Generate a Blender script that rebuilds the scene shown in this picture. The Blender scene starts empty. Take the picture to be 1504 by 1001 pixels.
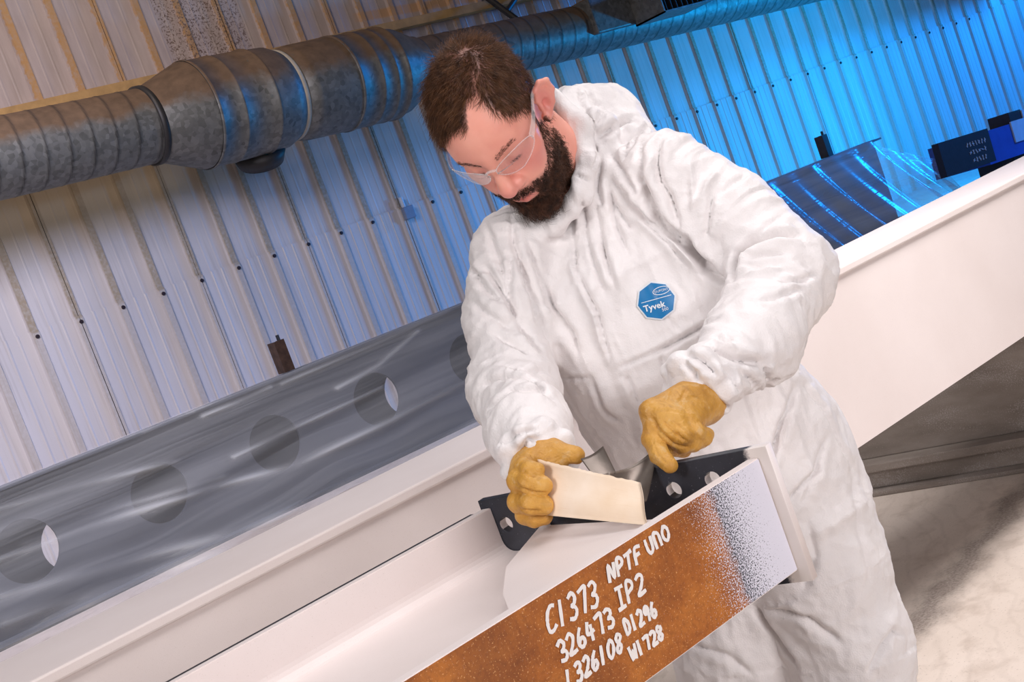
import bpy, bmesh, math, random
import numpy as np
from mathutils import Vector, Matrix
random.seed(7); RNG = np.random.default_rng(7)
S = bpy.context.scene
C = S.collection

# ------------------------------------------------------------------ camera
CAM_Z = 1.37
FPX = 1900.0
RW = np.array([[0.72088812, -0.32417397, 0.61256146],      # columns: camera right, down, forward in world axes
               [-0.60073455, 0.14846917, 0.78554116],
               [-0.34559849, -0.93427412, -0.08771284]])
CAM_O = np.array([0.0, 0.0, CAM_Z])
cam_d = bpy.data.cameras.new('camera'); cam = bpy.data.objects.new('camera', cam_d); C.objects.link(cam)
cam_d.sensor_width = 36.0; cam_d.lens = FPX / 1504.0 * 36.0; cam_d.clip_start = 0.05; cam_d.clip_end = 200
M4 = Matrix.Identity(4)
for i in range(3):
    M4[i][0] = RW[i, 0]; M4[i][1] = -RW[i, 1]; M4[i][2] = -RW[i, 2]; M4[i][3] = CAM_O[i]
cam.matrix_world = M4
S.camera = cam

# ------------------------------------------------------------------ world, lights, exposure
S.view_settings.view_transform = 'Standard'; S.view_settings.look = 'None'
S.view_settings.gamma = 1.0; S.view_settings.use_curve_mapping = False
S.view_settings.exposure = 0.30
w = bpy.data.worlds.new('world'); S.world = w; w.use_nodes = True
w.node_tree.nodes['Background'].inputs[0].default_value = (0.92, 0.93, 1.0, 1)
w.node_tree.nodes['Background'].inputs[1].default_value = 0.035

def lamp(name, kind, loc, target, power, color, size=1.0, **kw):
    d = bpy.data.lights.new(name, kind); d.energy = power; d.color = color
    if kind == 'AREA':
        d.shape = 'RECTANGLE'; d.size = size; d.size_y = kw.pop('size_y', size)
    else:
        d.shadow_soft_size = size
    for k, v in kw.items(): setattr(d, k, v)
    o = bpy.data.objects.new(name, d); C.objects.link(o); o.location = loc
    o.rotation_euler = (Vector(target) - Vector(loc)).to_track_quat('-Z', 'Y').to_euler()
    return o
lamp('key_softbox', 'AREA', (-1.2, 1.1, 2.5), (1.25, 1.35, 1.1), 27, (1.0, 0.955, 0.955), 0.7)
lamp('front_softbox', 'AREA', (0.7, -2.2, 1.9), (1.9, 1.9, 0.6), 68, (1.0, 0.95, 0.965), 2.2)
lamp('overhead_fill', 'AREA', (1.9, 0.9, 4.0), (1.9, 1.6, 0.5), 42, (1.0, 0.95, 0.965), 2.2)  # unseen lamp added above as fill for the foreground
lamp('floor_fill', 'AREA', (3.1, 1.2, 2.9), (3.0, 2.1, 0.0), 22, (1.0, 0.95, 0.94), 0.9, spread=math.radians(110))  # unseen lamp added to brighten the floor on the right
lamp('wall_wash', 'AREA', (1.4, 5.4, 4.0), (2.6, 9.2, 0.9), 78, (0.90, 0.86, 1.0), 1.5, spread=math.radians(120))
lamp('warm_roof_lamp', 'AREA', (3.2, 6.4, 6.2), (4.2, 9.2, 4.0), 46, (1.0, 0.80, 0.62), 1.0)
lamp('blue_gel_lamp', 'SPOT', (12.6, 5.8, 0.9), (11.2, 9.2, 1.6), 640, (0.0, 0.40, 1.0), 0.15, spot_size=math.radians(150), spot_blend=0.9)
lamp('blue_gel_front', 'SPOT', (13.6, 3.6, 2.6), (9.4, 6.2, 0.6), 800, (0.0, 0.25, 1.0), 0.2, spot_size=math.radians(50), spot_blend=0.8)
lamp('blue_gel_flood', 'AREA', (17.6, 6.4, 3.6), (13.5, 9.2, 2.2), 420, (0.0, 0.27, 1.0), 1.0)

# ------------------------------------------------------------------ helpers
def ray(u, v):
    return RW @ np.array([(u - 752.0) / FPX, (v - 500.5) / FPX, 1.0])
def at(u, v, d):                      # point at a given depth along the lens axis
    return CAM_O + ray(u, v) * d
def on(u, v, ax, val):                # point on the plane axis = val
    r = ray(u, v); t = (val - CAM_O[ax]) / r[ax]
    return CAM_O + r * t

def mesh_obj(name, me, mat=None, parent=None):
    o = bpy.data.objects.new(name, me); C.objects.link(o)
    if mat is not None:
        for m in (mat if isinstance(mat, (list, tuple)) else [mat]): me.materials.append(m)
    if parent is not None: o.parent = parent
    return o
def pyd(name, v, f, mat=None, parent=None, smooth=False):
    me = bpy.data.meshes.new(name); me.from_pydata([tuple(map(float, p)) for p in v], [], [tuple(map(int, q)) for q in f]); me.update()
    if smooth: me.polygons.foreach_set('use_smooth', [True] * len(me.polygons))
    return mesh_obj(name, me, mat, parent)
def bm_obj(name, bm, mat=None, parent=None, smooth=False, recalc=True):
    if recalc: bmesh.ops.recalc_face_normals(bm, faces=bm.faces)
    me = bpy.data.meshes.new(name); bm.to_mesh(me); bm.free()
    if smooth: me.polygons.foreach_set('use_smooth', [True] * len(me.polygons))
    return mesh_obj(name, me, mat, parent)
def tag(o, label=None, cat=None, group=None, kind=None):
    if label: o['label'] = label
    if cat: o['category'] = cat
    if group: o['group'] = group
    if kind: o['kind'] = kind
    return o
def thing(name, label, cat, loc=(0, 0, 0), group=None):
    o = bpy.data.objects.new(name, None); C.objects.link(o); o.location = loc; o.empty_display_size = 0.1
    return tag(o, label, cat, group)
def box(bm, p0, p1, mtx=None, bev=0.0):
    p0 = Vector(p0); p1 = Vector(p1)
    r = bmesh.ops.create_cube(bm, size=1.0)
    vs = r['verts']
    for v in vs:
        v.co = Vector([p0[i] + (v.co[i] + 0.5) * (p1[i] - p0[i]) for i in range(3)])
    if bev > 0:
        es = list({e for v in vs for e in v.link_edges})
        g = bmesh.ops.bevel(bm, geom=es, offset=bev, segments=2, affect='EDGES', profile=0.6)
        vs = list({v for f in g['faces'] for v in f.verts} | {v for v in vs if v.is_valid})
    if mtx is not None:
        bmesh.ops.transform(bm, matrix=mtx, verts=vs)
    return vs
def box_obj(name, p0, p1, mat, parent=None, bev=0.0, mtx=None):
    bm = bmesh.new(); box(bm, p0, p1, mtx, bev); return bm_obj(name, bm, mat, parent)
def tube(bm, p0, p1, r0, r1=None, n=16, cap=True):
    p0 = Vector(p0); p1 = Vector(p1); r1 = r0 if r1 is None else r1
    d = p1 - p0; q = d.to_track_quat('Z', 'Y').to_matrix().to_4x4()
    r = bmesh.ops.create_cone(bm, cap_ends=cap, segments=n, radius1=r0, radius2=r1, depth=d.length)
    bmesh.ops.transform(bm, matrix=Matrix.Translation((p0 + p1) / 2) @ q, verts=r['verts'])
    return r['verts']
def plate_with_holes(name, outline, holes, thick, mtx, mat, parent=None, bev=0.0):
    """flat plate (outline polygon, polygon or circle holes) extruded by thick about its middle plane"""
    cu = bpy.data.curves.new(name, 'CURVE'); cu.dimensions = '2D'; cu.fill_mode = 'BOTH'; cu.extrude = thick / 2 - bev; cu.bevel_depth = bev
    cu.offset = -bev
    def spl(pts):
        s = cu.splines.new('POLY'); s.points.add(len(pts) - 1); s.use_cyclic_u = True
        for p, q in zip(s.points, pts): p.co = (q[0], q[1], 0, 1)
    spl(outline)
    for (cx, cy, r) in holes:
        spl([(cx + r * math.cos(a), cy + r * math.sin(a)) for a in np.linspace(0, 2 * math.pi, 33)[:-1]])
    t = bpy.data.objects.new('tmp', cu); C.objects.link(t)
    me = bpy.data.meshes.new_from_object(t.evaluated_get(bpy.context.evaluated_depsgraph_get()))
    bpy.data.objects.remove(t); bpy.data.curves.remove(cu)
    me.materials.clear(); me.transform(mtx)
    me.name = name
    return mesh_obj(name, me, mat, parent)
def grid_obj(name, P, mat, parent=None, smooth=True, closed_u=False):
    """P: array (n, m, 3)"""
    n, m = P.shape[:2]; idx = np.arange(n * m).reshape(n, m)
    a = idx[:-1, :-1]; b = idx[1:, :-1]; c = idx[1:, 1:]; d = idx[:-1, 1:]
    f = np.stack([a, b, c, d], -1).reshape(-1, 4)
    if closed_u:
        a = idx[-1, :-1]; b = idx[0, :-1]; c = idx[0, 1:]; d = idx[-1, 1:]
        f = np.concatenate([f, np.stack([a, b, c, d], -1)])
    return np_mesh(name, P.reshape(-1, 3), f, mat, parent, smooth)
def np_mesh(name, v, f, mat, parent=None, smooth=True):
    me = bpy.data.meshes.new(name)
    v = np.ascontiguousarray(v, np.float32); f = np.ascontiguousarray(f, np.int32)
    k = f.shape[1]
    me.vertices.add(len(v)); me.vertices.foreach_set('co', v.ravel())
    me.loops.add(f.size); me.loops.foreach_set('vertex_index', f.ravel())
    me.polygons.add(len(f)); me.polygons.foreach_set('loop_start', np.arange(0, f.size, k, dtype=np.int32))
    me.polygons.foreach_set('use_smooth', np.full(len(f), smooth))
    me.update(calc_edges=True); me.validate()
    return mesh_obj(name, me, mat, parent)

# ------------------------------------------------------------------ materials
def srgb(r, g, b):
    f = lambda c: (c / 12.92) if c <= 0.04045 else ((c + 0.055) / 1.055) ** 2.4
    return (f(r / 255), f(g / 255), f(b / 255), 1)
class NT:
    def __init__(s, name):
        s.m = bpy.data.materials.new(name); s.m.use_nodes = True; s.t = s.m.node_tree; s.n = s.t.nodes
        s.p = s.n['Principled BSDF']; s.out = s.n['Material Output']
    def add(s, typ, **kw):
        x = s.n.new(typ)
        for k, v in kw.items(): setattr(x, k, v)
        return x
    def link(s, a, b): s.t.links.new(a, b)
    def coord(s, kind='Object'): return s.add('ShaderNodeTexCoord').outputs[kind]
    def mapping(s, vec, scale=(1, 1, 1), loc=(0, 0, 0), rot=(0, 0, 0)):
        x = s.add('ShaderNodeMapping'); s.link(vec, x.inputs[0]); x.inputs['Scale'].default_value = scale
        x.inputs['Location'].default_value = loc; x.inputs['Rotation'].default_value = rot; return x.outputs[0]
    def noise(s, vec, scale, detail=4, rough=0.55, dist=0.0):
        x = s.add('ShaderNodeTexNoise'); s.link(vec, x.inputs['Vector']); x.inputs['Scale'].default_value = scale
        x.inputs['Detail'].default_value = detail; x.inputs['Roughness'].default_value = rough; x.inputs['Distortion'].default_value = dist
        return x.outputs['Fac']
    def ramp(s, fac, stops, interp='LINEAR'):
        x = s.add('ShaderNodeValToRGB'); s.link(fac, x.inputs[0]); r = x.color_ramp; r.interpolation = interp
        while len(r.elements) < len(stops): r.elements.new(0.5)
        for e, (p, c) in zip(r.elements, stops):
            e.position = p; e.color = c if len(c) == 4 else (*c, 1)
        return x.outputs[0]
    def rng(s, v, a, b, c=0.0, d=1.0):
        x = s.add('ShaderNodeMapRange'); s.link(v, x.inputs[0])
        for i, q in enumerate((a, b, c, d)): x.inputs[1 + i].default_value = q
        return x.outputs[0]
    def math(s, op, a, b=None, clamp=False):
        x = s.add('ShaderNodeMath', operation=op, use_clamp=clamp)
        for i, q in enumerate((a, b)):
            if q is None: continue
            if isinstance(q, (int, float)): x.inputs[i].default_value = q
            else: s.link(q, x.inputs[i])
        return x.outputs[0]
    def mix(s, fac, a, b, blend='MIX'):
        x = s.add('ShaderNodeMix', data_type='RGBA', blend_type=blend)
        for i, q in ((0, fac), (6, a), (7, b)):
            if isinstance(q, (int, float)): x.inputs[i].default_value = q
            elif isinstance(q, (tuple, list)): x.inputs[i].default_value = q if len(q) == 4 else (*q, 1)
            else: s.link(q, x.inputs[i])
        return x.outputs[2]
    def sep(s, vec):
        x = s.add('ShaderNodeSeparateXYZ'); s.link(vec, x.inputs[0]); return x.outputs
    def bump(s, h, strength=0.3, dist=0.01):
        x = s.add('ShaderNodeBump'); s.link(h, x.inputs['Height']); x.inputs['Strength'].default_value = strength; x.inputs['Distance'].default_value = dist
        s.link(x.outputs[0], s.p.inputs['Normal']); return x
    def base(s, col, rough=0.5, metal=0.0, spec=None):
        if isinstance(col, (tuple, list)): s.p.inputs['Base Color'].default_value = col
        else: s.link(col, s.p.inputs['Base Color'])
        if isinstance(rough, (int, float)): s.p.inputs['Roughness'].default_value = rough
        else: s.link(rough, s.p.inputs['Roughness'])
        s.p.inputs['Metallic'].default_value = metal
        if spec is not None: s.p.inputs['Specular IOR Level'].default_value = spec
        return s.m
WH = (1, 1, 1, 1)
def mat_plain(name, col, rough=0.5, metal=0.0, var=0.12, scale=20, bump=0.0):
    n = NT(name); c = n.noise(n.coord(), scale, 5)
    dark = tuple(x * (1 - var) for x in col[:3]); lite = tuple(min(1, x * (1 + var)) for x in col[:3])
    k = n.ramp(c, [(0.3, dark), (0.7, lite)])
    if bump: n.bump(n.noise(n.coord(), scale * 6, 3), bump, 0.002)
    return n.base(k, rough, metal)
def mat_painted_white():
    n = NT('white_primer_paint'); o = n.coord()
    a = n.noise(o, 3.0, 4); sp = n.noise(o, 900, 1)
    k = n.ramp(a, [(0.3, srgb(232, 220, 216)), (0.7, srgb(240, 229, 226))])
    k = n.mix(n.rng(sp, 0.70, 0.80), k, srgb(205, 190, 180))
    n.bump(n.noise(o, 500, 3), 0.12, 0.001)
    return n.base(k, 0.42)
def mat_rust():
    n = NT('rusty_flange_face'); o = n.coord(); xyz = n.sep(o)
    a = n.noise(o, 14, 6, 0.6); b = n.noise(n.mapping(o, (1, 1, 1)), 160, 4, 0.7); g = n.noise(o, 420, 2, 0.6)
    k = n.ramp(a, [(0.28, srgb(132, 70, 24)), (0.5, srgb(172, 98, 34)), (0.72, srgb(200, 122, 46))])
    k = n.mix(n.rng(b, 0.45, 0.75, 0, 0.55), k, srgb(104, 52, 20))
    k = n.mix(n.rng(n.noise(o, 5, 3), 0.55, 0.75, 0, 0.5), k, srgb(110, 60, 34))
    # overspray speckles
    k = n.mix(n.rng(g, 0.62, 0.67, 0, 0.8), k, srgb(232, 176, 116))
    # mill scale band near the end
    x = n.math('ADD', xyz[0], n.math('MULTIPLY', n.math('SUBTRACT', n.noise(o, 90, 4), 0.5), 0.02))
    band = n.rng(x, 0.992, 1.004)
    k = n.mix(band, k, n.ramp(b, [(0.3, srgb(52, 54, 64)), (0.7, srgb(84, 86, 98))]))
    # white spray fading in to the end and along the lower edge
    z = n.rng(xyz[2], 0.895, 0.862)
    zz = n.math('MULTIPLY', z, n.rng(xyz[0], 0.93, 0.99))
    pr = n.math('ADD', n.rng(xyz[0], 1.000, 1.085), n.math('MULTIPLY', zz, 0.75))
    g2 = n.noise(o, 520, 2, 0.6)
    thr = n.math('ADD', n.math('MULTIPLY', pr, 0.62), n.rng(g2, 0.3, 0.7))
    k = n.mix(n.rng(thr, 0.95, 1.12), k, srgb(226, 224, 236))
    n.bump(n.math('ADD', b, n.math('MULTIPLY', g, 0.6)), 0.25, 0.001)
    return n.base(k, 0.6)
def mat_wall():
    n = NT('corrugated_wall_sheet'); o = n.coord(); xyz = n.sep(o)
    geo = n.add('ShaderNodeNewGeometry'); pos = n.sep(geo.outputs['Position'])
    wv = geo.outputs['Position']
    k = n.ramp(n.noise(n.mapping(wv, (1.5, 1, 0.25)), 1.2, 4), [(0.3, srgb(190, 184, 184)), (0.7, srgb(206, 200, 200))])
    # faint vertical streaks
    k = n.mix(n.rng(n.noise(n.mapping(wv, (22, 1, 0.6)), 2.0, 4), 0.52, 0.75, 0, 0.35), k, srgb(150, 138, 128))
    # dirt: brown dust above the duct, grading in with height
    hi = n.rng(n.math('ADD', pos[2], n.math('MULTIPLY', n.math('SUBTRACT', n.noise(wv, 1.6, 4), 0.5), 0.25)), 2.95, 3.25)
    k = n.mix(n.math('MULTIPLY', hi, 0.75), k, n.ramp(n.noise(n.mapping(wv, (6, 1, 1.0)), 3.0, 5), [(0.3, srgb(150, 130, 120)), (0.7, srgb(172, 152, 142))]))
    # tan tone fading in just under the duct on the left sheets
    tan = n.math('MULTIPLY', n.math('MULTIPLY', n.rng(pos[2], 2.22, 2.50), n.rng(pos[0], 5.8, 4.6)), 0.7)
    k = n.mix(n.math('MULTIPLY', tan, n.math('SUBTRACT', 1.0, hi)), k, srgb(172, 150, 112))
    # dusty rib strips: three bays 0.3333 wide, rib centred on bay edges
    fx = n.math('ABSOLUTE', n.math('SUBTRACT', n.math('MULTIPLY', n.math('FRACT', n.math('ADD', n.math('MULTIPLY', xyz[0], 3.0), 0.5)), 1.0), 0.5))
    fx = n.math('ADD', fx, n.math('MULTIPLY', n.math('SUBTRACT', n.noise(wv, 26, 4), 0.5), n.rng(pos[2], 2.9, 3.3, 0.01, 0.10)))
    up = n.rng(pos[2], 1.775, 1.79)
    strip = n.math('MULTIPLY', n.rng(fx, 0.095, 0.075), n.rng(up, 0, 1, 0.45, 1.0))
    k = n.mix(n.math('MULTIPLY', strip, n.rng(n.noise(wv, 40, 4), 0.3, 0.6, 0.55, 0.95)), k, n.mix(hi, srgb(158, 142, 120), srgb(176, 134, 84)))
    # peppered sheet
    pep = n.math('MULTIPLY', n.math('MULTIPLY', n.rng(pos[0], 4.98, 5.0), n.rng(pos[0], 5.72, 5.7)), n.rng(pos[2], 3.05, 3.2))
    k = n.mix(n.math('MULTIPLY', pep, n.rng(n.noise(wv, 70, 3, 0.7), 0.52, 0.60)), k, srgb(104, 84, 74))
    # ochre brush mark and band high on the wall
    br = n.math('MULTIPLY', n.rng(n.math('ABSOLUTE', n.math('SUBTRACT', n.math('ADD', pos[2], n.math('MULTIPLY', pos[0], 0.03)), 3.67)), 0.05, 0.03), n.math('MULTIPLY', n.rng(pos[0], 6.75, 6.85), n.rng(pos[0], 9.6, 9.4)))
    k = n.mix(n.math('MULTIPLY', br, 0.6), k, srgb(190, 140, 80))
    n.bump(n.noise(wv, 30, 3), 0.05, 0.004)
    return n.base(k, 0.42, 0.0)
def mat_galv():
    n = NT('dusty_galvanised_steel'); geo = n.add('ShaderNodeNewGeometry'); wv = geo.outputs['Position']
    nz = n.sep(geo.outputs['Normal'])[2]
    a = n.noise(wv, 9, 5, 0.65); v = n.add('ShaderNodeTexVoronoi'); n.link(wv, v.inputs['Vector']); v.inputs['Scale'].default_value = 30
    k = n.ramp(a, [(0.3, srgb(80, 80, 78)), (0.7, srgb(102, 102, 98))])
    bw = n.add('ShaderNodeRGBToBW'); n.link(v.outputs['Color'], bw.inputs[0]); k = n.mix(n.math('MULTIPLY', bw.outputs[0], 0.18), k, (0.7, 0.7, 0.7, 1))
    sm = n.add('ShaderNodeVertexColor'); sm.layer_name = 'seam'
    d = n.math('ADD', nz, n.math('MULTIPLY', n.math('SUBTRACT', n.noise(wv, 5, 5), 0.5), 0.7))
    dust = n.rng(d, 0.05, 0.35)
    k = n.mix(dust, k, n.ramp(n.noise(wv, 12, 5), [(0.3, srgb(88, 69, 52)), (0.7, srgb(110, 87, 67))]))
    k = n.mix(n.math('MULTIPLY', sm.outputs['Color'], 0.75), k, srgb(34, 28, 26))
    m = n.base(k, n.rng(dust, 0, 1, 0.52, 0.85)); n.p.inputs['Metallic'].default_value = 0
    n.link(n.rng(dust, 0, 1, 0.45, 0.0), n.p.inputs['Metallic'])
    n.bump(n.noise(wv, 14, 4), 0.15, 0.01)
    return m
def mat_floor():
    n = NT('dusty_concrete'); o = n.coord()
    a = n.noise(o, 1.4, 6, 0.6); b = n.noise(o, 9, 5, 0.6); c = n.noise(o, 120, 3, 0.7)
    k = n.ramp(a, [(0.3, srgb(204, 190, 178)), (0.65, srgb(222, 209, 198))])
    k = n.mix(n.rng(b, 0.52, 0.72, 0, 0.5), k, srgb(170, 152, 138))
    k = n.mix(n.rng(c, 0.60, 0.70, 0, 0.5), k, srgb(140, 124, 112))
    # swept paint-dust ripples
    wv = n.add('ShaderNodeTexWave'); n.link(n.mapping(o, (1, 1, 1), rot=(0, 0, 0.9)), wv.inputs['Vector']); wv.inputs['Scale'].default_value = 4.5
    wv.inputs['Distortion'].default_value = 9; wv.inputs['Detail'].default_value = 3; wv.inputs['Detail Scale'].default_value = 0.8
    k = n.mix(n.rng(wv.outputs['Fac'], 0.80, 1.0, 0, 0.10), k, srgb(150, 134, 122))
    # dark uneven band across the floor in front of the girder
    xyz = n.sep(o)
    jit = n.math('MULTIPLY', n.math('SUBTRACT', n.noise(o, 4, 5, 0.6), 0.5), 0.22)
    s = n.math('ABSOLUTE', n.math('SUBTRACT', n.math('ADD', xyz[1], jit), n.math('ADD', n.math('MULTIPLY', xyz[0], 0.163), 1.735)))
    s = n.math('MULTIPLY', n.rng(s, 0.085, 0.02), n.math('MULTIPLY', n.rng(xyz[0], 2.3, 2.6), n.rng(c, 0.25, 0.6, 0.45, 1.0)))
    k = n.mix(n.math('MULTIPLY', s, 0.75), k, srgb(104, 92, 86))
    n.bump(n.math('ADD', b, n.math('MULTIPLY', c, 0.3)), 0.25, 0.01)
    return n.base(k, 0.8)
def mat_speckled_dark():
    n = NT('oversprayed_dark_steel'); o = n.coord()
    k = n.ramp(n.noise(n.mapping(o, (3, 1.2, 4)), 2.2, 5), [(0.3, srgb(112, 102, 94)), (0.7, srgb(160, 150, 142))])
    fog = n.rng(n.noise(n.mapping(o, (1, 1.5, 4)), 2.6, 3), 0.42, 0.68)
    g = n.noise(o, 240, 2, 0.7)
    k = n.mix(n.rng(n.math('ADD', g, n.math('MULTIPLY', fog, 0.22)), 0.62, 0.76, 0, 0.75), k, srgb(176, 168, 164))
    n.bump(g, 0.15, 0.002)
    return n.base(k, 0.38)
def mat_film(name, tint=(0.9, 0.92, 0.95), dens=0.30, rot=0.0, sx=1.0):
    n = NT(name); uv = n.coord('UV')
    a = n.noise(n.mapping(uv, (0.8 * sx, 5, 1), rot=(0, 0, rot)), 2.0, 3, 0.5, 0.8)
    def crease(sc, sy, r):
        x = n.add('ShaderNodeTexNoise', noise_type='RIDGED_MULTIFRACTAL'); n.link(n.mapping(uv, (1.1 * sx, sy, 1), rot=(0, 0, r)), x.inputs['Vector'])
        x.inputs['Scale'].default_value = sc; x.inputs['Detail'].default_value = 2; x.inputs['Distortion'].default_value = 0.5; x.inputs['Roughness'].default_value = 0.4; return x.outputs['Fac']
    c1 = crease(1.6, 7, rot + 0.05); c2 = crease(2.6, 13, rot - 0.08)
    d = n.math('ADD', n.rng(a, 0.35, 0.75, dens * 0.7, dens * 1.2), n.math('ADD', n.rng(c1, 0.88, 1.2, 0.0, 0.42), n.rng(c2, 0.92, 1.2, 0.0, 0.30)), True)
    ca = n.add('ShaderNodeVertexColor'); ca.layer_name = 'crease'
    if 'milky' in name: d = n.math('ADD', d, n.math('MULTIPLY', ca.outputs[0], 0.55), True)
    n.p.inputs['Base Color'].default_value = (*tint, 1); n.p.inputs['Roughness'].default_value = 0.22
    n.p.inputs['Specular IOR Level'].default_value = 0.8
    tr = n.add('ShaderNodeBsdfTransparent'); mx = n.add('ShaderNodeMixShader')
    n.link(d, mx.inputs[0]); n.link(tr.outputs[0], mx.inputs[1]); n.link(n.p.outputs[0], mx.inputs[2]); n.link(mx.outputs[0], n.out.inputs[0])
    n.bump(n.math('ADD', c1, c2), 0.35, 0.010)
    return n.m
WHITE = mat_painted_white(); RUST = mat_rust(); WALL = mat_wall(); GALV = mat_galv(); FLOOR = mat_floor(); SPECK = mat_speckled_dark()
BLACK = mat_plain('black_mill_steel', srgb(44, 45, 52), 0.42, 0.2, 0.15, 30, 0.1)
DARK = mat_plain('dark_steel', srgb(46, 44, 44), 0.5, 0.2, 0.25, 12)
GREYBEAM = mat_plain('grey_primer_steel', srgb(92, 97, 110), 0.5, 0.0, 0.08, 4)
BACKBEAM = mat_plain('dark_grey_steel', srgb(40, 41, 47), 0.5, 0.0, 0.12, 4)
RUSTY = mat_plain('rusty_bracket', srgb(70, 50, 40), 0.6, 0.1, 0.5, 25, 0.2)
LINE = mat_plain('white_paint_marker', srgb(246, 240, 236), 0.55, 0, 0.02, 40)
FILM = mat_film('milky_polythene_film', dens=0.20)
FILM2 = mat_film('clear_polythene_film', (0.75, 0.85, 1.0), 0.40, 1.25, 2.2)
TANRAIL = mat_plain('dusty_tan_rail', srgb(170, 134, 84), 0.8, 0, 0.2, 10, 0.2)
SCREW = mat_plain('dark_screw', srgb(46, 34, 40), 0.5, 0.3, 0.1, 40)
JBOX = mat_plain('grey_junction_box', srgb(120, 130, 150), 0.5, 0, 0.1, 20)
BLUELIT = mat_plain('blue_lit_steel', srgb(40, 80, 170), 0.4, 0, 0.1, 8)  # blue lamplight on the girder side, put into its base colour
LABELW = mat_plain('pale_label', srgb(190, 200, 215), 0.5, 0, 0.05, 20)
SEAL = mat_plain('pale_duct_sealant', srgb(176, 166, 150), 0.7, 0, 0.1, 20)

# ------------------------------------------------------------------ structure: floor, back wall
WY = 9.2
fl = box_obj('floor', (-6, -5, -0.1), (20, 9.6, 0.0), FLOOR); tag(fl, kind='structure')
wall = bpy.data.objects.new('wall_back', None); C.objects.link(wall); tag(wall, kind='structure'); wall.location = (0, WY, 0)
box_obj('wall_backing', (-2.0, 0.10, 0.0), (19.5, 0.2, 5.4), DARK, wall)
def panel_mesh(h, seed):
    r = np.random.default_rng(seed)
    prof = []                       # (x, y) across one sheet, 3 bays of 1/3 m, main rib at each bay edge, two swages per bay
    for b in range(3):
        x0 = b / 3.0
        prof += [(x0 + 0.004 if b == 0 else x0, -0.030)] if b == 0 else []
        prof += [(x0 + 0.024, -0.030), (x0 + 0.036, 0.0)]
        for s in (0.122, 0.211):
            prof += [(x0 + s - 0.011, 0.0), (x0 + s - 0.004, -0.0045 if seed == 0 else -0.0016), (x0 + s + 0.004, -0.0045 if seed == 0 else -0.0016), (x0 + s + 0.011, 0.0)]
        prof += [(x0 + 1 / 3 - 0.036, 0.0), (x0 + 1 / 3 - 0.024, -0.030)]
    prof += [(0.998, -0.030)]
    v, f = [], []
    n = len(prof)
    for k in range(2):
        for (x, y) in prof: v.append((x, y, k * h))
    for k in range(2):
        for (x, y) in prof: v.append((x, y + 0.004, k * h))
    for i in range(n - 1):
        f.append((i, i + 1, n + i + 1, n + i)); f.append((2 * n + i, 3 * n + i, 3 * n + i + 1, 2 * n + i + 1))
        f.append((i, 2 * n + i, 2 * n + i + 1, i + 1)); f.append((n + i, n + i + 1, 3 * n + i + 1, 3 * n + i))
    me = bpy.data.meshes.new('wall_panel'); me.from_pydata(v, [], f); me.update(); me.materials.append(WALL)
    return me
ROWS = [(0.0, 1.80, -0.012), (1.775, 1.56, 0.0), (3.335, 2.0, -0.006)]
pm = [panel_mesh(h, i) for i, (z, h, y) in enumerate(ROWS)]
bm = bmesh.new(); tube(bm, (0, 0, 0), (0, -0.012, 0), 0.016, 0.013, 8)
me_s = bpy.data.meshes.new('screw'); bm.to_mesh(me_s); bm.free(); me_s.materials.append(SCREW)
X0 = 3.18 - 2.0 / 3.0 - 3.0
for i in range(20):
    for k, (z, h, y) in enumerate(ROWS):
        if k == 2 and i > 13: continue
        p = bpy.data.objects.new('wall_panel', pm[k]); C.objects.link(p); p.parent = wall
        p.location = (X0 + i, y + float(RNG.uniform(-0.002, 0.002)), z)
        if k == 0 and 1 < i < 17:
            for q in range(3):
                s = bpy.data.objects.new('screw', me_s); C.objects.link(s); s.parent = p; s.location = (q / 3.0 + 0.002, -0.030, 1.755)
rail = box_obj('trim_1', (-2, WY - 0.12, 3.27), (15, WY - 0.02, 3.345), TANRAIL); tag(rail, kind='structure')
#PART2
# ------------------------------------------------------------------ ventilation duct along the wall
DUCT = thing('ventilation_duct', 'dusty galvanised steel ventilation duct with wide sections running along the corrugated wall', 'duct', (0, 8.5, 2.9))
def dxyz(x): return np.array([x, 8.5, 2.905 - 0.0265 * (x - 3.2)])
def lathe(name, prof, mat, parent, n=48, helix=None):
    """prof: list of (x, r) along the duct axis"""
    a = np.linspace(0, 2 * np.pi, n + 1)[:-1]
    P = np.zeros((n, len(prof), 3))
    for j, (x, r) in enumerate(prof):
        c = dxyz(x)
        P[:, j, 0] = x; P[:, j, 1] = c[1] + r * np.cos(a); P[:, j, 2] = c[2] + r * np.sin(a)
    o = grid_obj(name, P, mat, None, True, True); o.parent = parent; o.matrix_parent_inverse = Matrix.Translation((0, -8.5, -2.9))
    return o
def spiral(name, x0, x1, r, pitch, parent):
    n = 40; nx = int((x1 - x0) / pitch * 16); a = np.linspace(0, 2 * np.pi, n + 1)[:-1]; x = np.linspace(x0, x1, nx)
    ph = (x[None, :] / pitch + a[:, None] / (2 * np.pi)) % 1.0
    dd = np.minimum(ph, 1 - ph) * pitch
    rr = r + 0.0030 * np.exp(-(dd / 0.008) ** 2)
    P = np.stack([np.broadcast_to(x[None, :], rr.shape), 8.5 + rr * np.cos(a)[:, None], (2.905 - 0.0265 * (x - 3.2))[None, :] + rr * np.sin(a)[:, None]], -1)
    o = grid_obj(name, P, GALV, parent, True, True); sm = np.exp(-(dd / 0.009) ** 2).ravel()
    o.data.color_attributes.new('seam', 'FLOAT_COLOR', 'POINT').data.foreach_set('color', np.stack([sm, sm, sm, 1 + 0 * sm], 1).astype(np.float32).ravel()); o.matrix_parent_inverse = Matrix.Translation((0, -8.5, -2.9))
    return o
spiral('spiral_pipe', 1.6, 4.23, 0.268, 0.165, DUCT)
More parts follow.
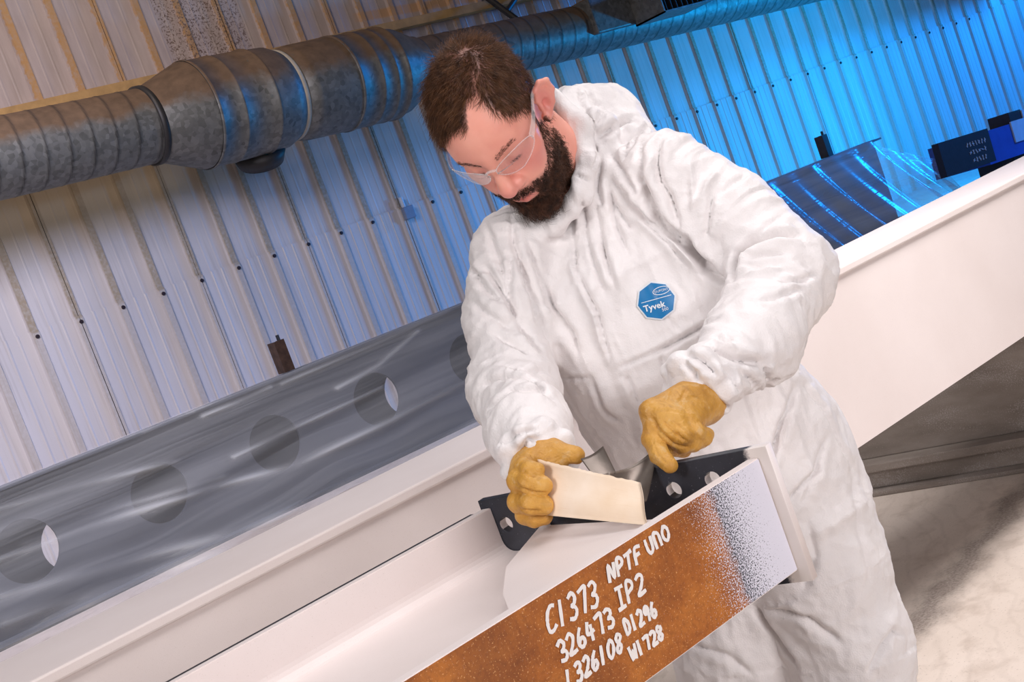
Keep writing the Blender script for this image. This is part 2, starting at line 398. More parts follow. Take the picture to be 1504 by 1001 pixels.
lathe('collar', [(4.21, 0.268), (4.21, 0.285), (4.25, 0.285), (4.26, 0.275)], DARK, DUCT)
lathe('reducer', [(4.25, 0.270), (4.58, 0.392), (4.60, 0.392)], GALV, DUCT)
lathe('wide_section', [(4.60, 0.396), (4.60, 0.402), (4.625, 0.402), (4.63, 0.394), (4.80, 0.394), (4.805, 0.399), (4.82, 0.399), (4.825, 0.394), (5.08, 0.394), (5.085, 0.402), (5.10, 0.402)], GALV, DUCT)
lathe('smooth_band', [(5.10, 0.390), (5.11, 0.388), (5.27, 0.384), (5.36, 0.345), (5.37, 0.30)], GALV, DUCT)
sl = lathe('sealant_bead', [(5.36, 0.30), (5.34, 0.345), (5.37, 0.353), (5.40, 0.345), (5.40, 0.30)], SEAL, DUCT)
lathe('elbow_section', [(5.39, 0.30), (5.40, 0.352), (5.50, 0.366), (5.86, 0.372)], GALV, DUCT)
lathe('wide_section', [(5.86, 0.372), (5.86, 0.380), (5.885, 0.380), (5.89, 0.372), (6.06, 0.372), (6.065, 0.377), (6.08, 0.377), (6.085, 0.372), (6.20, 0.372), (6.205, 0.376), (6.22, 0.376), (6.225, 0.372), (6.31, 0.372), (6.315, 0.380), (6.335, 0.380)], GALV, DUCT)
lathe('reducer', [(6.335, 0.365), (6.345, 0.360), (6.45, 0.345), (6.66, 0.246), (6.68, 0.250), (6.70, 0.236)], GALV, DUCT)
spiral('spiral_pipe', 6.69, 17.0, 0.232, 0.165, DUCT)
# dark down-spout stub below the elbow
bm = bmesh.new(); tube(bm, (5.10, 8.66, 2.54), (5.12, 8.72, 2.43), 0.22, 0.17, 28)
o = bm_obj('branch_stub', bm, DARK, DUCT, True); o.matrix_parent_inverse = Matrix.Translation((0, -8.5, -2.9))
# air register box on the small pipe
def dpart(o):
    o.matrix_parent_inverse = Matrix.Translation((0, -8.5, -2.9)); return o
bm = bmesh.new(); box(bm, (8.55, 8.22, 2.66), (9.95, 8.78, 2.99), None, 0.012); dpart(bm_obj('saddle_plate', bm, GALV, DUCT))
bm = bmesh.new()
box(bm, (9.06, 7.86, 2.63), (9.76, 8.24, 2.645)); box(bm, (9.06, 7.86, 2.945), (9.76, 8.24, 2.96)); box(bm, (9.06, 7.86, 2.63), (9.075, 8.24, 2.96)); box(bm, (9.745, 7.86, 2.63), (9.76, 8.24, 2.96))
rb = dpart(bm_obj('register_box', bm, GALV, DUCT))
gb = box_obj('register_back', (9.07, 8.1, 2.64), (9.75, 8.12, 2.95), BLACK, None); gb.parent = rb
for i in range(9):
    g = box_obj('louvre', (9.12 + i * 0.072, 7.875, 2.645), (9.128 + i * 0.072, 7.95, 2.945), BLACK, None); g.parent = rb
# hanger strap and pipe high on the wall by the duct
hg = thing('duct_hanger', 'dark steel hanger bracket above the small end of the duct', 'bracket', (8.6, 8.8, 3.1))
bm = bmesh.new(); tube(bm, (8.15, 8.75, 3.05), (8.1, 9.1, 3.5), 0.03, None, 10); h1 = bm_obj('hanger_rod', bm, DARK, hg); h1.matrix_parent_inverse = Matrix.Translation((-8.6, -8.8, -3.1))
bm = bmesh.new(); tube(bm, (8.2, 8.9, 3.16), (8.75, 9.1, 3.42), 0.025, None, 10); h2 = bm_obj('brace', bm, DARK, hg); h2.matrix_parent_inverse = Matrix.Translation((-8.6, -8.8, -3.1))

# junction box on the seam
jb = thing('junction_box', 'small grey electrical junction box screwed on the wall seam', 'electrical box', (6.55, WY - 0.03, 1.76))
box_obj('case', (-0.05, -0.05, -0.08), (0.06, 0.0, 0.03), JBOX, jb, 0.008)
bm = bmesh.new(); tube(bm, (-0.02, -0.025, 0.03), (-0.02, -0.025, 0.12), 0.018, None, 12); bm_obj('conduit', bm, LABELW, jb)

# ------------------------------------------------------------------ cellular beams under polythene
BY = 6.3
def cell_beam(name, label, y, ztop, h, x0, x1, holes, rad, mat, posts=()):
    o = thing(name, label, 'steel beam', (x0, y, ztop - h))
    cz = h * 0.52
    plate_with_holes('web', [(0, 0), (x1 - x0, 0), (x1 - x0, h), (0, h)], [(x - x0, cz + dz, rad) for x, dz in holes], 0.014,
                     Matrix.Rotation(math.pi / 2, 4, 'X'), mat, o)
    box_obj('top_flange', (0, -0.09, h - 0.015), (x1 - x0, 0.09, h), mat, o)
    box_obj('bottom_flange', (0, -0.09, 0), (x1 - x0, 0.09, 0.015), mat, o)
    return o
hol = [(-0.34, 0), (0.36, 0), (1.06, 0), (1.76, 0.0), (2.46, 0), (3.155, 0), (3.845, 0), (4.56, 0), (5.26, 0), (5.96, 0)]
B1 = cell_beam('cellular_beam', 'long grey cellular steel beam with round holes, front one under plastic film', BY, 1.055, 0.68, -0.9, 9.13, hol, 0.152, GREYBEAM)
B1.rotation_euler = (0, math.radians(0.55), 0)
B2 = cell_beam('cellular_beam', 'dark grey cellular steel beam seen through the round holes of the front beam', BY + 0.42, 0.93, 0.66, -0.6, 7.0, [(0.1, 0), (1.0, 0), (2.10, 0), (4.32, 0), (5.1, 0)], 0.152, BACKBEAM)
for (x, nm, lab) in ((3.37, 'lifting_cleat', 'short rusty channel cleat standing on the plastic covered beam left of the man'), (8.48, 'lifting_cleat', 'short black channel cleat standing on the blue lit covered beam right of the man')):
    zb = 1.0615 - (x + 0.9) * math.tan(math.radians(0.55))
    t = thing(nm, lab, 'cleat', (x, BY - 0.02, zb))
    m = RUSTY if x < 5 else BLACK
    box_obj('channel_web', (-0.032, -0.04, 0), (0.032, -0.028, 0.175), m, t)
    box_obj('channel_flange', (-0.032, -0.028, 0), (-0.022, 0.04, 0.175), m, t)
    box_obj('channel_flange', (0.022, -0.028, 0), (0.032, 0.04, 0.175), m, t)
    bm = bmesh.new(); tube(bm, (0.016, -0.012, 0), (0.016, -0.012, 0.205), 0.010, None, 10); bm_obj('locating_pin', bm, BLACK, t)
# stands under the beams (hidden behind the white girder)
for i, (x, y) in enumerate(((0.4, BY), (8.3, BY), (0.4, BY + 0.42), (6.3, BY + 0.42))):
    zz = (1.055 - 0.68 - (x + 0.9) * math.tan(math.radians(0.55))) if y == BY else 0.27
    t = thing('beam_block', ['dark steel block under the left end of the holed front beam', 'dark steel block under the right end of the holed front beam', 'dark steel block under the left end of the rear beam', 'dark steel block under the right end of the rear beam'][i], 'block', (x, y, 0), 'blocks under the covered beams')
    box_obj('block_body', (-0.12, -0.12, 0.03), (0.12, 0.12, zz), DARK, t); box_obj('block_foot', (-0.16, -0.16, 0), (0.16, 0.16, 0.03), DARK, t)

# polythene film over the long beam: hangs from the top edge to a ragged lower edge
def film(name, label, x0, x1, nx, nz, fn, mat):
    xs = np.linspace(x0, x1, nx); ts = np.linspace(0, 1, nz)
    P = np.zeros((nx, nz, 3))
    for i, x in enumerate(xs):
        for j, t in enumerate(ts): P[i, j] = fn(x, t)
    o = grid_obj(name, P, mat)
    uv = o.data.uv_layers.new(name='UVMap'); li = np.zeros(len(o.data.loops), np.int32); o.data.loops.foreach_get('vertex_index', li)
    U = np.stack([np.repeat(np.linspace(0, 1, nx) * (x1 - x0) / 3.0, nz), np.tile(ts, nx)], -1)[li]
    uv.data.foreach_set('uv', U.astype(np.float32).ravel())
    return tag(o, label, 'plastic sheet')
def n1(x, k): return math.sin(x * 1.7 + k) + 0.6 * math.sin(x * 3.9 + 2.1 * k) + 0.35 * math.sin(x * 9.1 + 3.3 * k)
def filmL(x, t):
    zt = 1.058 - (x + 0.9) * math.tan(math.radians(0.55)); zb = 0.33 + 0.03 * n1(x, 1.0)
    if t < 0.08:
        s = t / 0.08; return (x, BY + 0.10 - 0.21 * s, zt)
    s = (t - 0.08) / 0.92
    amp = 0.006 + 0.045 * s
    slant = x * 0.35 + s * 1.6
    y = BY - 0.115 - 0.32 * s ** 1.5 + amp * (0.5 * math.sin(slant * 9 + 4 * s) + 0.35 * math.sin(s * 26 + x * 2.2) * (0.3 + s))
    return (x, y, zt + (zb - zt) * s)
FL_ = film('polythene_sheet', 'milky creased polythene sheet draped over the holed grey beam left of the man', -0.8, 6.2, 420, 110, filmL, FILM)
# pinched creases where the sheet is folded double: raised and denser along these lines (points on the sheet's plane)
vv_ = np.array([v.co[:] for v in FL_.data.vertices]); cr_ = np.zeros(len(vv_))
for pl, wd_, st_ in (([(0, 824), (137, 772), (245, 738), (434, 681), (570, 618), (702, 550)], .016, .8), ([(348, 670), (439, 627), (513, 593), (570, 567)], .010, .6), ([(508, 567), (570, 533), (633, 481)], .011, .8),
                     ([(314, 607), (365, 587), (414, 564)], .012, .6), ([(228, 630), (320, 590), (411, 538)], .014, .4), ([(0, 749), (114, 715), (274, 675)], .014, .5), ([(0, 875), (171, 829), (365, 772), (570, 692), (707, 601)], .022, .6),
                     ([(171, 864), (342, 824), (500, 750), (640, 680)], .02, .5), ([(0, 705), (140, 655), (300, 600)], .012, .5), ([(430, 560), (560, 505), (680, 450)], .010, .4), ([(40, 800), (180, 745), (330, 700)], .012, .4), ([(0, 915), (200, 850), (420, 770), (600, 700)], .03, .5)):
    q_ = np.array([on(a, b, 1, BY - 0.25)[[0, 2]] for a, b in pl])
    for a, b in zip(q_[:-1], q_[1:]):
        t_ = np.clip(((vv_[:, [0, 2]] - a) @ (b - a)) / ((b - a) @ (b - a)), 0, 1); d_ = np.linalg.norm(vv_[:, [0, 2]] - a - t_[:, None] * (b - a), axis=1)
        cr_ = np.maximum(cr_, st_ * np.exp(-(d_ / wd_) ** 1.5))
cr_ *= (0.6 + 0.4 * np.sin(vv_[:, 0] * 7.0 + 3 * np.sin(vv_[:, 0] * 2.3)))
vv_[:, 1] -= 0.018 * cr_; FL_.data.vertices.foreach_set('co', vv_.astype(np.float32).ravel()); FL_.data.update()
FL_.data.color_attributes.new('crease', 'FLOAT_COLOR', 'POINT').data.foreach_set('color', np.stack([cr_, cr_, cr_, 1 + 0 * cr_], 1).astype(np.float32).ravel())
def filmR(x, t):
    xe = 9.02
    zt = 1.060 - (x + 0.9) * math.tan(math.radians(0.55))
    if x > 8.95: zt = float(np.interp(x, [8.95, 9.06, 9.31, 9.65, 10.02, 10.42, 10.9], [zt, .885, .778, .645, .516, .403, .36]))
    if t < 0.06 and x < 8.95: return (x, BY + 0.10 - 0.22 * t / 0.06, zt)
    zb = 0.25
    f = math.sin(x * 11 + 2.5 * math.sin(x * 2.2)) * 0.5 + 0.5 * math.sin(x * 23 + 1.3)
    s = max(0.0, (t - 0.06) / 0.94) if x < 8.95 else t
    y = BY - 0.12 - (0.55 - 0.40 * min(1, max(0, (x - xe) / 0.8))) * s ** 1.2 + (0.015 + 0.07 * s) * f
    return (x, y, zt + (zb - zt) * s)
film('polythene_sheet', 'clear crinkled polythene sheet with blue highlights over the beam end right of the man', 6.2, 9.78, 190, 50, filmR, FILM2)

# blue lit box beam with chalked black end plate, right edge
bb = thing('blue_box_girder', 'blue lit steel box girder end with chalk marked black end plate at right edge', 'girder', (9.8, 5.8, 0.0))
bb.rotation_euler = (0, math.radians(4), 0)
box_obj('girder_body', (0.0, -0.02, 0.43), (3.4, 0.5, 0.705), BLUELIT, bb, 0.0)
box_obj('end_plate', (-0.75, -0.08, 0.45), (0.0, -0.02, 0.725), BLACK, bb, 0.0)
box_obj('pale_label', (0.46, -0.032, 0.54), (0.68, -0.02, 0.72), LABELW, bb); box_obj('top_lug', (0.52, 0.0, 0.705), (0.72, 0.2, 0.80), BLACK, bb); box_obj('top_plate', (0.72, -0.01, 0.72), (1.5, 0.3, 0.79), LABELW, bb)
bm = bmesh.new()
for r in range(3):
    for k in range(7 - r):
        x = -0.36 + 0.045 * k + 0.02 * r; z = 0.64 - 0.065 * r
        for q in range(2):
            a = RNG.uniform(0, math.pi); dx = 0.014 * math.cos(a); dz = 0.02 * math.sin(a)
            tube(bm, (x - dx, -0.082, z - dz), (x + dx, -0.082, z + dz), 0.004, None, 5)
tag(bm_obj('chalk_marks', bm, LABELW, bb), kind='stuff')
box_obj('girder_prop', (0.5, 0.05, 0.07), (1.2, 0.4, 0.43), DARK, bb)

# ------------------------------------------------------------------ white box girder behind the man
RB = thing('white_box_girder', 'long white primed box girder crossing behind the man, largest white member', 'girder', (0, 2.0, 0.56))
RX0, RX1 = -1.2, 5.4
box_obj('top_plate', (RX0, -0.004, 0.400), (RX1, 0.262, 0.420), WHITE, RB, 0.004)
box_obj('side_plate', (RX0, 0.004, 0.0), (RX1, 0.022, 0.400), WHITE, RB, 0.0)
box_obj('side_plate', (RX0, 0.236, 0.0), (RX1, 0.254, 0.400), WHITE, RB, 0.0)
box_obj('bottom_plate', (RX0, 0.022, 0.0), (RX1, 0.236, 0.015), WHITE, RB, 0.0)

# ------------------------------------------------------------------ near beam with the rusty flange
NB = thing('white_i_beam', 'white primed I beam on its side with a rusty marked flange, in the foreground', 'steel beam', (0, 1.037, 0.867))
NX0 = -0.75
SK = (1.10 - 0.985) / (1.035 - 1.475)       # the end is cut slightly skew
def endx(y): return 1.092 + (y - 0.0) * (-0.235)
def prism(name, poly, z0, z1, mat, parent, bev=0.0, axis='Z'):
    bm = bmesh.new(); vb = [bm.verts.new((x, y, z0)) for x, y in poly]; vt = [bm.verts.new((x, y, z1)) for x, y in poly]
    bm.faces.new(vb[::-1]); bm.faces.new(vt); n = len(poly)
    for i in range(n): bm.faces.new((vb[i], vb[(i + 1) % n], vt[(i + 1) % n], vt[i]))
    if bev: bmesh.ops.bevel(bm, geom=list(bm.edges), offset=bev, segments=2, affect='EDGES')
    return bm_obj(name, bm, mat, parent)
nf = prism('near_flange', [(NX0, 0), (endx(0), 0), (endx(0.015), 0.015), (NX0, 0.015)], 0, 0.143, WHITE, NB, 0.0012)
nf.data.materials.append(RUST)
for p in nf.data.polygons:
    if p.normal.y < -0.9 and p.area > 0.05: p.material_index = 1
# web with root fillets: one profile swept along the beam
def web_profile():
    pr = []; zc = 0.0715; t = 0.005; Y0, Y1 = 0.015, 0.413; r = 0.018
    top = [(Y0, zc + t + r)] + [(Y0 + r - r * math.cos(a), zc + t + r - r * math.sin(a)) for a in np.linspace(0, math.pi / 2, 6)] + [(Y1 - r + r * math.sin(a), zc + t + r - r * math.cos(a)) for a in np.linspace(0, math.pi / 2, 6)]
    bot = [(y, 2 * zc - z) for y, z in top[::-1]]
    return top + bot
pr = web_profile()
P = np.array([[[x if k == 0 else endx(y) - 0.001, y, z] for y, z in pr] for k, x in enumerate((NX0, 1.0))])
bm = bmesh.new(); va = [bm.verts.new(P[0, i]) for i in range(len(pr))]; vb = [bm.verts.new(P[1, i]) for i in range(len(pr))]
for i in range(len(pr)): bm.faces.new((va[i], va[(i + 1) % len(pr)], vb[(i + 1) % len(pr)], vb[i]))
bm.faces.new(va); bm.faces.new(vb); bm_obj('web', bm, WHITE, NB, False)
prism('far_flange', [(NX0, 0.413), (endx(0.413), 0.413), (endx(0.428), 0.428), (NX0, 0.428)], 0, 0.143, WHITE, NB, 0.0012)
# end plate, skewed, black inside face with white painted rims
ang = math.atan2(0.235, 1.0)
EPM = Matrix.Translation((endx(0) + 0.0075, 0, 0)) @ Matrix.Rotation(ang, 4, 'Z') @ Matrix.Rotation(math.pi / 2, 4, 'Z') @ Matrix.Rotation(math.pi / 2, 4, 'X')
def mat_endplate():
    n = NT('black_end_plate'); o = n.coord(); xyz = n.sep(o)
    b = n.noise(o, 300, 3, 0.7)
    k = n.ramp(n.noise(o, 20, 4), [(0.3, srgb(36, 37, 44)), (0.7, srgb(54, 56, 66))])
    k = n.mix(n.rng(b, 0.66, 0.72, 0, 0.6), k, srgb(150, 150, 158))
    y = n.math('ADD', xyz[1], n.math('MULTIPLY', n.math('SUBTRACT', b, 0.5), 0.012))
    rim = n.rng(y, 0.018, 0.010)
    k = n.mix(rim, k, srgb(226, 216, 210))
    return n.base(k, 0.45)
EPMAT = mat_endplate()
L = 0.457
ep = plate_with_holes('end_plate', [(-0.012, -0.016), (L - 0.012, -0.016), (L - 0.012, 0.155), (-0.012, 0.155)], [(0.130, 0.1217, 0.0105), (0.0718, 0.126, 0.0105), (0.410, 0.1156, 0.0105), (0.130, 0.03, 0.0105), (0.36, 0.03, 0.0105)], 0.014, EPM, EPMAT, NB, 0.0008)
ep.data.materials.append(WHITE)
for p in ep.data.polygons:
    c = p.center
    if p.normal.y < -0.8 or p.normal.x > 0.8: p.material_index = 1
# gusset plate lying across the trough
gp = prism('gusset_plate', [(0.70, 0.018), (0.985, 0.018), (0.985, 0.30), (1.02, 0.329), (0.859, 0.230), (0.786, 0.146)], 0.100, 0.116, WHITE, NB, 0.0012)

# thin dark strip between the two white members
pk = box_obj('dark_strip', (0.35, 1.478, 0.985), (0.985, 1.488, 1.006), BLACK); tag(pk, 'thin dark strip lying along the back flange of the white beam', 'strip')
# trestles that carry the beams (below the frame)
def trestle(x, y0, y1, z, label):
    t = thing('steel_trestle', label, 'trestle', (x, (y0 + y1) / 2, 0)); hw = (y1 - y0) / 2
    box_obj('top_rail', (-0.04, -hw, z - 0.08), (0.04, hw, z), DARK, t)
    for s in (-1, 1):
        bm = bmesh.new(); tube(bm, (0, s * (hw - 0.05), z - 0.08), (-0.18, s * (hw - 0.05), 0), 0.02, None, 10); bm_obj('leg', bm, DARK, t)
        bm = bmesh.new(); tube(bm, (0, s * (hw - 0.05), z - 0.08), (0.18, s * (hw - 0.05), 0), 0.02, None, 10); bm_obj('leg', bm, DARK, t)
trestle(-0.45, 0.98, 1.52, 0.867, 'dark steel trestle under the outer end of the rusty flanged beam')
trestle(0.45, 0.98, 1.52, 0.867, 'dark steel trestle under the rusty flanged beam below the frame')
trestle(-0.6, 1.9, 2.4, 0.56, 'dark steel trestle under the far left end of the white girder')

# writing on the rusty flange: paint marker strokes, drawn in a letter grid and laid on the face
FONT = {
 'C': [[(.9, .95), (.55, 1), (.15, .75), (.02, .35), (.2, .02), (.6, 0), (.95, .15)]], '1': [[(.5, 1), (.5, 0)]],
 '3': [[(.1, .9), (.5, 1), (.85, .8), (.7, .58), (.4, .5), (.8, .42), (.9, .2), (.6, .0), (.1, .06)]],
 '7': [[(.05, .92), (.85, 1), (.8, .7), (.6, 0)]], '2': [[(.1, .85), (.5, 1), (.85, .8), (.6, .4), (.1, .02), (.95, .05)]],
 '6': [[(.6, 1), (.25, .65), (.1, .25), (.4, 0), (.8, .15), (.75, .42), (.35, .45), (.15, .25)]],
 '4': [[(.35, 1), (.1, .4), (.9, .45)], [(.65, .75), (.55, 0)]], 'L': [[(.2, 1), (.15, .0), (.8, .04)]],
 '0': [[(.5, 1), (.12, .7), (.12, .25), (.5, 0), (.88, .3), (.88, .75), (.5, 1)]],
 '8': [[(.8, .9), (.45, 1), (.2, .78), (.5, .52), (.85, .25), (.5, 0), (.15, .2), (.45, .5), (.85, .75), (.8, .9)]],
 'N': [[(.05, 0), (.15, 1), (.75, .05), (.85, 1)]], 'P': [[(.15, 0), (.2, 1), (.75, .9), (.8, .62), (.2, .48)]],
 'T': [[(0, .95), (.95, 1)], [(.5, .97), (.45, 0)]], 'F': [[(.2, 0), (.2, .97), (.9, 1)], [(.2, .55), (.75, .55)]],
 'U': [[(.1, 1), (.12, .3), (.4, 0), (.8, .2), (.9, 1)]], 'n': [[(.1, 0), (.12, .95), (.5, .98), (.8, .75), (.82, 0)]],
 'I': [[(.1, 1), (.9, 1)], [(.5, 1), (.5, 0)], [(.1, 0), (.9, 0)]], 'D': [[(.15, 0), (.15, 1), (.7, .8), (.85, .4), (.6, .05), (.15, 0)]],
 '9': [[(.85, .85), (.5, 1), (.15, .75), (.4, .5), (.85, .8), (.7, 0)]], 'W': [[(.0, 1), (.25, 0), (.5, .6), (.75, 0), (1, 1)]]}
YO = [0.0009]
def stroke_mesh(bm, pts, r):
    """flat marker stroke lying on the face y = -0.0006 (x, z plane)"""
    pts = [Vector(p) for p in pts]
    q = []
    for i in range(len(pts) - 1):                       # round the polyline with a Catmull-Rom pass
        p0 = pts[max(i - 1, 0)]; p1 = pts[i]; p2 = pts[i + 1]; p3 = pts[min(i + 2, len(pts) - 1)]
        for t in np.linspace(0, 1, 6)[:-1]:
            q.append(0.5 * ((2 * p1) + (p2 - p0) * t + (2 * p0 - 5 * p1 + 4 * p2 - p3) * t * t + (3 * p1 - p0 - 3 * p2 + p3) * t ** 3))
    q.append(pts[-1])
    n = len(q); L_, R_ = [], []; YO[0] = 0.0006 if YO[0] > 0.0016 else YO[0] + 0.00013
    for i in range(n):
        d = (q[min(i + 1, n - 1)] - q[max(i - 1, 0)]); d = d.normalized() if d.length > 1e-9 else Vector((1, 0))
        nn = Vector((-d[1], d[0])); rr = r * (0.85 + 0.3 * random.random())
        e = Vector((0, 0))
        if i == 0: e = -d * r * 0.5
        if i == n - 1: e = d * r * 0.5
        a = q[i] + nn * rr + e; b = q[i] - nn * rr + e
        L_.append([bm.verts.new((a[0], y, a[1])) for y in (-(YO[0] + i * 0.000012),)]); R_.append([bm.verts.new((b[0], y, b[1])) for y in (-(YO[0] + i * 0.000012),)])
    for i in range(n - 1):
        bm.faces.new((L_[i][0], R_[i][0], R_[i + 1][0], L_[i + 1][0]))
# (text, pixel of lower left of first letter, pixel of lower left after the last letter, pixel of the top of the first letter)
ROWS_T = [('C1373', (804, 930), (880, 886), (799, 893)), ('NPTF', (893, 855), (944, 822), (889, 832)), ('Un0', (951, 815), (985, 788), (944, 795)),
          ('326473', (822, 973), (904, 915), (814, 946)), ('IP2', (906, 897), (950, 866), (900, 868)),
          ('L326108', (833, 1012), (915, 953), (829, 985)), ('D1296', (919, 932), (966, 902), (913, 911)), ('W1728', (927, 970), (976, 935), (921, 951))]
FY = 1.037
def fl(p): q = on(p[0], p[1], 1, FY); return np.array([q[0], q[2] - 0.867])
for txt, a, b, c in ROWS_T:
    A, B, T = fl(a), fl(b), fl(c); n = len(txt)
    ex = (B - A) / n; ez = T - A
    bm = bmesh.new()
    for i, ch in enumerate(txt):
        wgt = 0.80 if ch not in '1' else 0.6
        for st in FONT[ch]:
            stroke_mesh(bm, [A + ex * (i + 0.06 + x * wgt) + ez * (z * (0.96 + 0.08 * random.random())) for x, z in st], 0.0021)
    bm_obj('painted_writing', bm, LINE, NB, False, False)

# ------------------------------------------------------------------ dark girder on the floor, running away under the white girder
DG = thing('dark_plate_girder', 'dark steel plate girder speckled with white overspray lying on the floor', 'girder', (3.66, 2.7, 0))
DG.rotation_euler = (0, 0, math.radians(-75.8 + 90 - 0.0))
DGP = [('web', (0.05, -1.9, 0.118), (0.10, 1.4, 0.52)), ('ledge', (-0.02, -1.9, 0.086), (0.13, 1.4, 0.118)), ('lower_web', (0.015, -1.9, 0.018), (0.09, 1.4, 0.086)),
       ('bottom_flange', (-0.03, -1.9, 0.0), (0.16, 1.4, 0.018)), ('top_flange', (-0.01, -1.9, 0.52), (0.25, 1.4, 0.55))]
for nm, p0, p1 in DGP: box_obj(nm, p0, p1, SPECK, DG, 0.005)
#PART3
# ------------------------------------------------------------------ sculpting helpers: distance fields -> mesh
import openvdb as vdb
from mathutils.bvhtree import BVHTree
def A(*p): return np.array(p, np.float32)
def smin(a, b, k):
    h = np.clip(0.5 + 0.5 * (b - a) / k, 0, 1); return b + (a - b) * h - k * h * (1 - h)
def smax(a, b, k): return -smin(-a, -b, k)
def cone(p, a, b, ra, rb):
    a = np.asarray(a, np.float32); b = np.asarray(b, np.float32); ab = b - a
    t = np.clip(((p - a) @ ab) / float(ab @ ab), 0, 1); q = p - a - t[:, None] * ab
    return np.sqrt(np.einsum('ij,ij->i', q, q)) - (ra + (rb - ra) * t)
def chain(p, pts, k=0.02):
    d = None
    for (a, b) in zip(pts[:-1], pts[1:]):
        e = cone(p, a[:3], b[:3], a[3], b[3]); d = e if d is None else (smin(d, e, k) if k > 0 else np.minimum(d, e))
    return d
def ell(p, c, r, M=None):
    q = p - np.asarray(c, np.float32)
    if M is not None: q = q @ np.asarray(M, np.float32)
    r = np.asarray(r, np.float32); k0 = np.linalg.norm(q / r, axis=1); k1 = np.linalg.norm(q / (r * r), axis=1)
    return k0 * (k0 - 1) / np.maximum(k1, 1e-6)
def sph(p, c, r): return np.linalg.norm(p - np.asarray(c, np.float32), axis=1) - r
def sdf_mesh(fn, lo, hi, h, cf=4):
    lo = np.asarray(lo, float); n = np.ceil((np.asarray(hi) - lo) / (h * cf)).astype(int)
    g = np.stack(np.meshgrid(*[np.arange(k) for k in n], indexing='ij'), -1).reshape(-1, 3)
    cp = (lo + (g * cf + (cf - 1) / 2) * h).astype(np.float32)
    d = np.concatenate([fn(c) for c in np.array_split(cp, max(1, len(cp) // 200000))])
    D = np.repeat(np.repeat(np.repeat(d.reshape(n), cf, 0), cf, 1), cf, 2).astype(np.float32)
    act = np.nonzero(np.abs(d) < cf * h * 1.5)[0]
    off = np.stack(np.meshgrid(*[np.arange(cf)] * 3, indexing='ij'), -1).reshape(-1, 3)
    ix = (g[act][:, None, :] * cf + off[None]).reshape(-1, 3)
    fp = (lo + ix * h).astype(np.float32)
    v = np.concatenate([fn(c) for c in np.array_split(fp, max(1, len(fp) // 300000))])
    D[ix[:, 0], ix[:, 1], ix[:, 2]] = v
    gr = vdb.FloatGrid(); gr.copyFromArray(D); res = gr.convertToPolygons(isovalue=0.0); pts, quads = res[0], res[-1]
    return np.asarray(pts, np.float64) * h + lo, np.asarray(quads)[:, ::-1]
def vnormals(v, f):
    a = np.cross(v[f[:, 2]] - v[f[:, 0]], v[f[:, 3]] - v[f[:, 1]]); n = np.zeros_like(v)
    for i in range(4): np.add.at(n, f[:, i], a)
    return n / np.maximum(np.linalg.norm(n, axis=1, keepdims=True), 1e-9)
def orient(v, f):
    n = vnormals(v, f); c = v.mean(0)
    vol = np.einsum('ij,ij->i', v[f[:, 0]] - c, np.cross(v[f[:, 2]] - v[f[:, 0]], v[f[:, 3]] - v[f[:, 1]])).sum()
    return f if vol > 0 else f[:, ::-1]
def smooth(v, f, it=1, k=0.5):
    e = np.concatenate([f[:, [0, 1]], f[:, [1, 2]], f[:, [2, 3]], f[:, [3, 0]]])
    for _ in range(it):
        s = np.zeros_like(v); c = np.zeros(len(v)); np.add.at(s, e[:, 0], v[e[:, 1]]); np.add.at(s, e[:, 1], v[e[:, 0]])
        np.add.at(c, e[:, 0], 1); np.add.at(c, e[:, 1], 1); v = v + k * (s / np.maximum(c, 1)[:, None] - v)
    return v
_G = RNG.normal(size=(4096, 3)); _G /= np.linalg.norm(_G, axis=1, keepdims=True)
def perlin(p, seed=0):
    i = np.floor(p).astype(np.int64); f = p - i; u = f * f * f * (f * (f * 6 - 15) + 10); r = 0
    for dx in (0, 1):
        for dy in (0, 1):
            for dz in (0, 1):
                hsh = ((i[:, 0] + dx) * 73856093 ^ (i[:, 1] + dy) * 19349663 ^ (i[:, 2] + dz) * 83492791 ^ seed * 2654435) & 4095
                g = _G[hsh]; w_ = (u[:, 0] if dx else 1 - u[:, 0]) * (u[:, 1] if dy else 1 - u[:, 1]) * (u[:, 2] if dz else 1 - u[:, 2])
                r = r + w_ * (g[:, 0] * (f[:, 0] - dx) + g[:, 1] * (f[:, 1] - dy) + g[:, 2] * (f[:, 2] - dz))
    return r

# ------------------------------------------------------------------ person materials
def mat_skin():
    n = NT('skin'); o = n.coord(); xyz = n.sep(o)
    k = n.ramp(n.noise(o, 22, 5), [(0.3, srgb(236, 160, 142)), (0.7, srgb(245, 178, 158))])
    a = n.add('ShaderNodeVertexColor'); a.layer_name = 'flush'
    sp = n.add('ShaderNodeSeparateColor'); n.link(a.outputs[0], sp.inputs[0])
    k = n.mix(n.math('MULTIPLY', sp.outputs[0], 0.75), k, srgb(214, 112, 108))
    k = n.mix(n.math('MULTIPLY', sp.outputs[1], 0.85), k, srgb(60, 40, 34))
    n.bump(n.noise(o, 600, 3, 0.6), 0.12, 0.0006)
    n.p.inputs['Subsurface Weight'].default_value = 0.12; n.p.inputs['Subsurface Radius'].default_value = (0.006, 0.002, 0.001); n.p.inputs['Subsurface Scale'].default_value = 1.0
    return n.base(k, 0.42)
